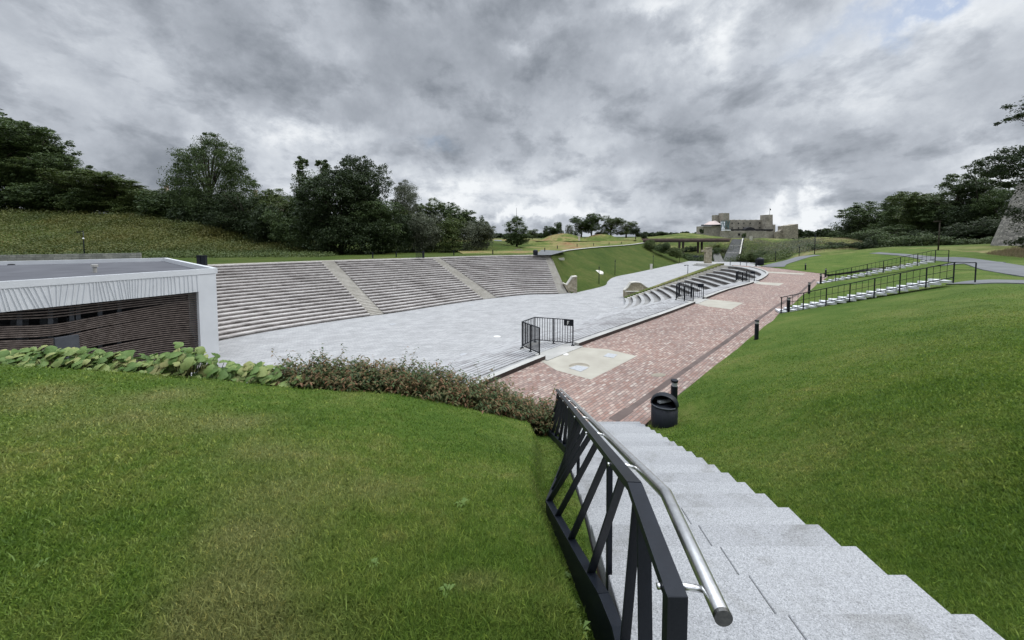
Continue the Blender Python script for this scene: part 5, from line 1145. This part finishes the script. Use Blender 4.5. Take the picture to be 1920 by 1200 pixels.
bl2 = [('bush0', 30, 402, 345, 130, 129, 'dark thicket'), ('bush1', 110, 404, 345, 130, 129, ''), ('bush1', 190, 407, 355, 120, 128, ''), ('bush2', 255, 411, 366, 110, 127, ''), ('bush1', 330, 422, 358, 120, 124, ''), ('bush0', 400, 438, 366, 120, 121, ''), ('bush0', 455, 452, 375, 100, 120, ''),
    ('bush0', 505, 468, 385, 110, 114, ''), ('bush1', 560, 474, 392, 90, 105, ''), ('bush0', 620, 478, 400, 110, 102, ''), ('bush0', 690, 479, 405, 110, 101, ''), ('bush0', 740, 477, 400, 90, 108, ''), ('bush3', 790, 474, 398, 90, 114, ''), ('bush2', 835, 472, 402, 90, 118, ''), ('bush3', 880, 470, 412, 90, 122, ''), ('bush2', 765, 470, 385, 80, 120, ''), ('bush3', 905, 466, 424, 50, 126, '')]
bd_ = ['under the tallest left edge tree', 'below the ragged open crowned tree', 'below the yellowish rounded tree', 'above the middle of the yellow green slope', 'at the left foot of the drooping birch', 'directly in front of the drooping birch', 'right of the drooping birch base', 'between the birch and the slim pair', 'at the foot of the slim pair', 'at the left foot of the huge spreading tree', 'at the right foot of the huge spreading tree', 'below the grey leaved birch', 'of grey green leaves right of the grey birch', 'of mid green leaves above the middle aisle', 'grey green and broad near the right end of the bank', 'behind the grey green one by the birch', 'smallest and last at the right end of the bank']
for (k, u, vb, vt, w_, Y, _), ds in zip(bl2, bd_): tree(k, u, vb, vt, w_, Y, 'dense shrub ' + ds, LB_, 'shrub', 'shrub')
tree('oval', 969, 467, 405, 50, 142, 'lone oval green tree on the lawn above the far seating', None, bt)
mound('mulch_patch', 973, 467.5, 473.5, 62, 118, 'mulch', dep=5)
for k, u, vb, vt, w_, Y, lb in [('broad1', 998, 447, 429, 22, 300, 'small far tree right of the lone oval tree'), ('slim', 1023, 447, 423, 12, 300, 'thin poplar like tree left of the mound oaks'), ('broad0', 1036, 447, 424, 26, 290, 'low dark tree left of the mound oaks'), ('broad3', 1048, 446, 416, 18, 290, 'pointed dark tree left of the mound oaks'), ('birchgrey', 1067, 445, 420, 20, 280, 'small grey leaved tree between two dark ones on the mound'),
    ('broad0', 1090, 446, 405, 34, 262, 'left one of the two joined tall trees on the mound'), ('broad3', 1109, 446, 400, 38, 260, 'right one and tallest of the joined trees on the mound'), ('broad1', 1145, 445, 404, 40, 258, 'broad open tree in the middle of the mound'), ('broad4', 1174, 444, 409, 34, 256, 'rounded tree right of the middle of the mound'), ('broad2', 1192, 447, 418, 22, 240, 'dark compact tree at the right end of the mound'),
    ('bush1', 1128, 446, 432, 26, 262, 'low shrub between the tall mound trees'), ('broad2', 1209, 450, 436, 14, 280, 'dark low tree left end of the bridge'), ('broad0', 1242, 446, 433, 22, 330, 'dark tree beyond the footbridge parapet'), ('bush0', 1316, 438, 428, 9, 300, 'dark little bush at the left corner of the castle annex'), ('bush1', 1395, 447, 436, 9, 330, 'small bush against the castle outer wall')]:
    tree(k, u, vb, vt, w_, Y, lb, None, bt if 'bush' not in k else 'shrub', 'tree' if 'bush' not in k else 'shrub')
for k, u, vb, vt, w_, Y, lb in [('bush1', 1578, 448, 430, 40, 210, 'low far shrub at the left end of the right wood'), ('dome', 1607, 466, 404, 56, 150, 'small rounded tree at the left end of the right wood'), ('broad0', 1643, 468, 376, 86, 140, 'rounded dark tree second from the left in the right wood'), ('broad3', 1690, 470, 364, 100, 125, 'broad dark tree with domed top in the right wood'),
    ('broad4', 1735, 470, 358, 90, 112, 'yellowish green tree in the middle of the right wood'), ('broad0', 1785, 470, 330, 110, 105, 'tallest broad tree in the right wood'), ('broad2', 1832, 472, 332, 96, 98, 'near black tree right of the tallest one'), ('broad3', 1872, 470, 355, 90, 92, 'dark tree half hidden by the stone tower'), ('broad0', 1655, 474, 420, 80, 108, 'low spreading tree in front of the left part of the right wood'), ('broad2', 1800, 474, 412, 90, 88, 'low dark tree in front behind the brown lamp pole'), ('broad2', 1850, 470, 400, 90, 84, 'low dark tree beside the foot of the stone tower')]:
    tree(k, u, vb, vt, w_, Y, lb, RT_, bt if 'bush' not in k else 'shrub', 'tree' if 'bush' not in k else 'shrub')
for k, u, vb, vt, w_, Y, ds in [('bush1', 1700, 479, 434, 90, 84, 'largest at the foot of the right wood'), ('bush2', 1765, 476, 440, 90, 80, 'behind the brown lamp pole'), ('bush0', 1640, 474, 440, 60, 100, 'at the left foot of the right wood'), ('bush1', 1826, 472, 440, 80, 76, 'touching the left of the stone tower'), ('bush0', 1720, 478, 430, 70, 92, 'dark, behind the largest one')]:
    tree(k, u, vb, vt, w_, Y, 'rounded shrub ' + ds, 'shrubs at the foot of the right wood', 'shrub', 'shrub')
for k, u, vb, vt, w_, Y, ds in [('bush2', 1220, 466, 447, 34, 182, 'leftmost of the row below the end of the footbridge'), ('bush1', 1243, 474, 453, 36, 176, 'second of the row below the end of the footbridge'), ('bush2', 1268, 482, 462, 36, 170, 'third of the row below the end of the footbridge'), ('bush1', 1232, 480, 458, 40, 190, 'left of the footbridge piers'), ('bush2', 1262, 484, 462, 36, 188, 'under the left end of the footbridge deck'), ('bush0', 1292, 478, 460, 30, 200, 'dark, between the bridge piers'), ('bush1', 1336, 486, 462, 30, 184, 'right of the bridge piers beside the castle stair'), ('bush2', 1405, 490, 470, 40, 174, 'right of the foot of the castle stair'), ('bush1', 1432, 488, 468, 40, 166, 'in the hollow right of the castle stair'), ('bush0', 1585, 470, 452, 60, 112, 'dark, on the flank of the scrub hill'), ('bush1', 1550, 472, 456, 50, 112, 'low, on the front of the scrub hill')]:
    tree(k, u, vb, vt, w_, Y, 'scrub bush ' + ds, 'scrub bushes on the castle hill', 'shrub', 'shrub')
# distant woods
def woods(name, u0, u1, vb, vt, Y, n, seed):
    r_ = np.random.default_rng(seed); ps = []
    for i in range(int((u1 - u0) / 7)):
        u = u0 + 7 * i + r_.random() * 4; b = Q(u, vb, Y + r_.random() * 60); h = (vb - vt) / F * Y * (.55 + .6 * r_.random())
        m = n // int((u1 - u0) / 7); ps.append(b + unit(m, r_) * (r_.random(m) ** .4)[:, None] * np.array([5.5 / F * Y, 6, h * .55]) + [0, 0, h * .4])
    o = link(name, np_mesh(name, leaves(np.concatenate(ps), Y * .0022, r_), 4, M['leafD'])); o['kind'] = 'stuff'
woods('distant_woods', 1195, 1345, 443, 434, 480, 14000, 1); woods('distant_woods', 1496, 1600, 447, 428, 330, 16000, 2); woods('distant_woods', 900, 1060, 445, 436, 520, 12000, 3); woods('distant_woods', -200, 920, 440, 400, 330, 60000, 4); woods('distant_woods', 1560, 2300, 448, 400, 260, 40000, 5)
# oak reaching in from the right
ok_ = empty('oak_tree', tuple(Q(2060, 500, 46)), 'dark leaved oak branches reaching in from the right edge above the tower', 'tree'); oo = np.array(Q(2060, 500, 46))
r_ = np.random.default_rng(77); lobes = []
for u, v, ru, rv in ((1878, 312, 34, 17), (1850, 322, 22, 11), (1905, 285, 24, 15), (1915, 320, 30, 22), (1918, 205, 11, 22), (1905, 222, 9, 6), (1862, 300, 18, 9), (1950, 320, 40, 40), (2010, 320, 60, 60), (2050, 180, 60, 70), (2100, 250, 70, 100), (1880, 345, 14, 7), (1918, 405, 9, 45), (1925, 455, 10, 14), (1835, 308, 8, 4)):
    c = Q(u, v, 46) - oo; lobes.append((c[0], c[1], c[2], ru / F * 46, 1.6 + ru / F * 30, rv / F * 46))
pts = crown_pts(lobes, 34000, r_, .36, 16, .35)
link('crown', np_mesh('oak_crown', leaves(pts, .105, r_), 4, M['leafD']), ok_)
mb = MB(); mb.tube([(0, 0, -1), (0, 0, 8), (-.5, 0, 16)], [.7, .55, .2], 10)
for l in lobes[:9]: c = np.array(l[:3]); s0_ = np.array([0, 0, max(6, c[2] * .7)]); mb.tube([tuple(s0_), tuple((s0_ + c) / 2 + [0, 0, .5]), tuple(c + [-.4, 0, .2])], [.22, .12, .03], 6)
mb.build('trunk', M['bark'], ok_, True)
# houses glimpsed behind the left trees
def house(u0, u1, vt, vb, Y, label, chim):
    a, b = Q(u0, vb, Y), Q(u1, vb, Y); h = (vb - vt) / F * Y; w_ = b[0] - a[0]; g = empty('house', tuple(a), label, 'house')
    mb = MB(); mb.hexa([(0, 0, 0), (w_, 0, 0), (w_, 8, 0), (0, 8, 0), (0, 0, h * .8), (w_, 0, h * .8), (w_, 8, h * .8), (0, 8, h * .8)]); mb.build('wall', M['render_wall'], g)
    mb = MB(); mb.prism([(-.3, -.4, h * .8), (-.3, 8.4, h * .8), (-.3, 4, h)], (w_ + .6, 0, 0)); rf = mb.build('roof', M['greypanel'], g)
    mb = MB()
    for c in chim: x = (Q(c, vb, Y) - a)[0]; mb.box((x, 4, h + .8), (1.3, 1.2, 3.0)); mb.box((x, 4, h + 2.4), (1.6, 1.5, .3))
    mb.build('chimney', M['render_wall'], rf)
    mb = MB()
    for i in range(5): mb.box((w_ * (i + .5) / 5, -.03, h * .5), (1.1, .1, 1.6))
    mb.build('window', M['dark'], g)
house(462, 545, 366, 430, 170, 'pale house roof and chimney glimpsed right of the drooping birch', [470]); house(268, 330, 357, 420, 170, 'pale house glimpsed left of the drooping birch', [300]); house(50, 110, 335, 400, 150, 'pinkish house wall glimpsed through the far left trees', [80])
# ================================================================== FOREGROUND PLANTS
def big_leaf(mb_v, c, r0, nrm, r_):
    nrm = nrm / np.linalg.norm(nrm); a = np.cross(nrm, [0, 0, 1.0]); a /= (np.linalg.norm(a) + 1e-6); b = np.cross(nrm, a); K = 14; ring = []
    inn = []; ph0 = r_.random() * 6.28
    for i in range(K):
        t_ = 2 * math.pi * i / K; rr = r0 * (1 + .05 * math.sin(t_ * 5 + ph0) + .09 * r_.random()); rr *= (.45 if i == 0 else (.9 if i in (1, K - 1) else 1)); cup = .20 * r0 * math.sin(2 * t_ + ph0) - .22 * r0 + .10 * r0 * (r_.random() - .5)
        ring.append(c + (a * math.cos(t_) + b * math.sin(t_)) * rr + nrm * cup); inn.append(c + (a * math.cos(t_) + b * math.sin(t_)) * rr * .55 + nrm * (.085 * r0 * (1 if i % 2 else -1)))
    return ring, inn
def lz_(x, y): return CZ - float(left_h(np.array([x]), np.array([y]))[0])
GP = 'large leaved perennials along the lawn edge'
nP = 17; pos_lab = ['leftmost', 'second from the left', 'third from the left', 'fourth from the left', 'fifth from the left', 'sixth from the left', 'seventh from the left', 'eighth from the left', 'ninth from the left', 'tenth from the left', 'eleventh from the left', 'twelfth from the left', 'fifth from the bronze bushes', 'fourth from the bronze bushes', 'third from the bronze bushes', 'next but one to the bronze bushes', 'touching the bronze bushes']
for i in range(nP):
    r_ = np.random.default_rng(300 + i); u = -30 + i * 34.0; x = (u - 960) / 720 * 7.25; y = float(np.interp(x, EX, EY)) + .28 + .12 * r_.random(); z = lz_(x, y) + .02
    g = empty('large_leaved_plant', (x, y, z), ('yellowing' if i % 3 == 0 else 'pale green') + ' large leaved plant along the lawn edge, ' + pos_lab[i], 'plant', GP)
    V, Fc = [], []; sm_ = MB(); hh = .34 + .10 * r_.random() + (.18 if i in (10, 11) else 0) - (.06 if i < 2 else 0)
    for k in range(38):
        th = r_.random() * 6.28; rr = .42 * r_.random() ** .6; hz = hh * (.35 + .75 * r_.random()) * (1.12 - .8 * rr); c = np.array([rr * math.cos(th) * 1.15, rr * math.sin(th) * .85, hz + .05])
        nrm = np.array([c[0] * 1.1 + (r_.random() - .5) * .9, c[1] * 1.0 - .25 + (r_.random() - .5) * .9, .62 + .4 * r_.random()]); r0 = (.055 + .075 * r_.random()) * (1.1 if k < 12 else .8)
        ring, inn = big_leaf(None, c, r0, nrm, r_); b0 = len(V); V += [tuple(q) for q in ring] + [tuple(q) for q in inn] + [tuple(c)]; K = len(ring)
        for q in range(K):
            n2_ = (q + 1) % K; Fc.append((b0 + q, b0 + n2_, b0 + K + n2_, b0 + K + q)); Fc.append((b0 + K + q, b0 + K + n2_, b0 + 2 * K))
        sm_.tube([(c[0] * .2, c[1] * .2, -.05), tuple(c * np.array([.7, .7, .5])), tuple(c)], [.008, .007, .004], 5)
    me = bpy.data.meshes.new('foliage'); me.from_pydata(V, [], Fc); me.materials.append(M['leafbig']); me.polygons.foreach_set('use_smooth', [True] * len(Fc)); me.update(); link('foliage', me, g); sm_.build('stems', M['stalk'], g)
def sprig(base, d, L_, n, ls, r_, V):
    up = np.array([0, 0, 1.0])
    for i in range(n):
        f = (i + .6) / n; p = base + d * L_ * f + np.array([0, 0, -.10 * L_ * f * f]); a = r_.random() * 6.28; side = np.array([math.cos(a), math.sin(a), .15 - .5 * r_.random()]); side /= np.linalg.norm(side)
        l_ = ls * (.7 + .6 * r_.random()) * (1.1 - .4 * f); t0 = p; mid_ = p + side * l_ * .5 + up * l_ * .10; tip = p + side * l_ - up * l_ * .22; w_ = np.cross(side, up); w_ /= (np.linalg.norm(w_) + 1e-6); w_ = w_ * l_ * .19
        V += [t0, mid_ - w_, tip, mid_ + w_]
GBs = 'bronze leaved bushes along the lawn edge'
bx_ = np.linspace(-4.05, .62, 13)
blab = ['touching the large leaved plants', 'second from the large leaved plants', 'third from the large leaved plants', 'fourth from the large leaved plants', 'fifth from the large leaved plants', 'sixth from the large leaved plants', 'in the middle of the row', 'sixth from the black balustrade', 'fifth from the black balustrade', 'fourth from the black balustrade', 'third from the black balustrade', 'second from the black balustrade', 'touching the black balustrade']
for i, x in enumerate(bx_):
    r_ = np.random.default_rng(500 + i); y = float(np.interp(x, EX, EY)) + .55 + .15 * r_.random(); z = lz_(x, y) + .0
    hh = float(np.interp(x, [-4.1, -2.5, -1, .7], [1.12, 1.25, 1.32, 1.12])) * (.92 + .16 * r_.random())
    g = empty('leafy_bush', (x, y, z), ('bronze tinged' if i % 2 else 'dark green') + ' leafy bush with arching tips, ' + blab[i], 'bush', GBs); V = []; sm_ = MB()
    for k in range(340):
        th = r_.random() * 6.28; lean = .15 + .80 * r_.random() ** .7; d = np.array([math.cos(th) * lean * .62, math.sin(th) * lean * .62, 1.0 - .35 * lean]); d /= np.linalg.norm(d); L_ = hh * (.38 + .50 * r_.random()) * (1.0 if k > 9 else 1.35)
        b0 = np.array([math.cos(th), math.sin(th), 0]) * .10; st_ = .22 + .2 * r_.random()
        sprig(b0 + d * L_ * st_, d, L_ * (1 - st_), 15, .125, r_, V)
        if k < 60: sm_.tube([tuple(b0), tuple(b0 + d * L_ * .55), tuple(b0 + d * L_ * .97 + np.array([0, 0, -.08 * L_]))], [.006, .004, .002], 4)
    link('foliage', np_mesh('bush_foliage', np.array(V), 4, M['leafbush']), g); sm_.build('stems', M['stalk'], g)
# weeds in the lawn
def weed(x, y, z, s_, label, seed, name='lawn_weed'):
    r_ = np.random.default_rng(seed); V = []
    for k in range(16):
        a = r_.random() * 6.28; L_ = .62 * s_ * (.6 + .6 * r_.random()); d = np.array([math.cos(a), math.sin(a), .0]); w_ = np.array([-d[1], d[0], 0]) * L_ * .16; p0 = d * .01; m_ = d * L_ * .55 + np.array([0, 0, L_ * .38]); tp_ = d * L_ + np.array([0, 0, L_ * .16])
        V += [p0, m_ - w_, tp_, m_ + w_]
    o = link(name, np_mesh('weed', np.array(V), 4, M['weed']), None, (x, y, z + .01)); tag(o, label, 'weed')
for i, (u, v, s_, lb) in enumerate([(865, 950, .11, 'star shaped weed in the lawn left of the balustrade'), (840, 1110, .08, 'broad leaved weed low in the lawn, right of the yellow patch'), (700, 1060, .07, 'upright weed in the lawn between two others'), (1075, 1030, .09, 'leafy weed beside the lowest part of the balustrade'), (1090, 1130, .10, 'leafy weed by the bottom of the balustrade, nearest the camera'), (1060, 985, .08, 'leafy weed beside the outer corner of the balustrade'), (80, 1060, .07, 'weed near the left edge of the lawn')]):
    p = left_pt(u, v); weed(p[0], p[1], float(left_zf(np.array([p[0]]), np.array([p[1]]))[0]), s_, lb, 900 + i)
V = []; r_ = np.random.default_rng(5)
for k in range(140):
    a = r_.random() * 6.28; rr = .34 + .06 * r_.random(); b0 = np.array([rr * math.cos(a), rr * math.sin(a), 0]); hh = .08 + .16 * r_.random(); w_ = np.array([math.sin(a), -math.cos(a), 0]) * .006; tp_ = b0 + np.array([(r_.random() - .5) * .1, (r_.random() - .5) * .1, hh]); V += [b0 - w_, b0 + w_, tp_]
o = link('grass_tuft', np_mesh('grass_tuft', np.array(V), 3, M['blade']), None, tuple(bn.location)); tag(o, 'ring of uncut grass round the foot of the litter bin', 'grass tuft')
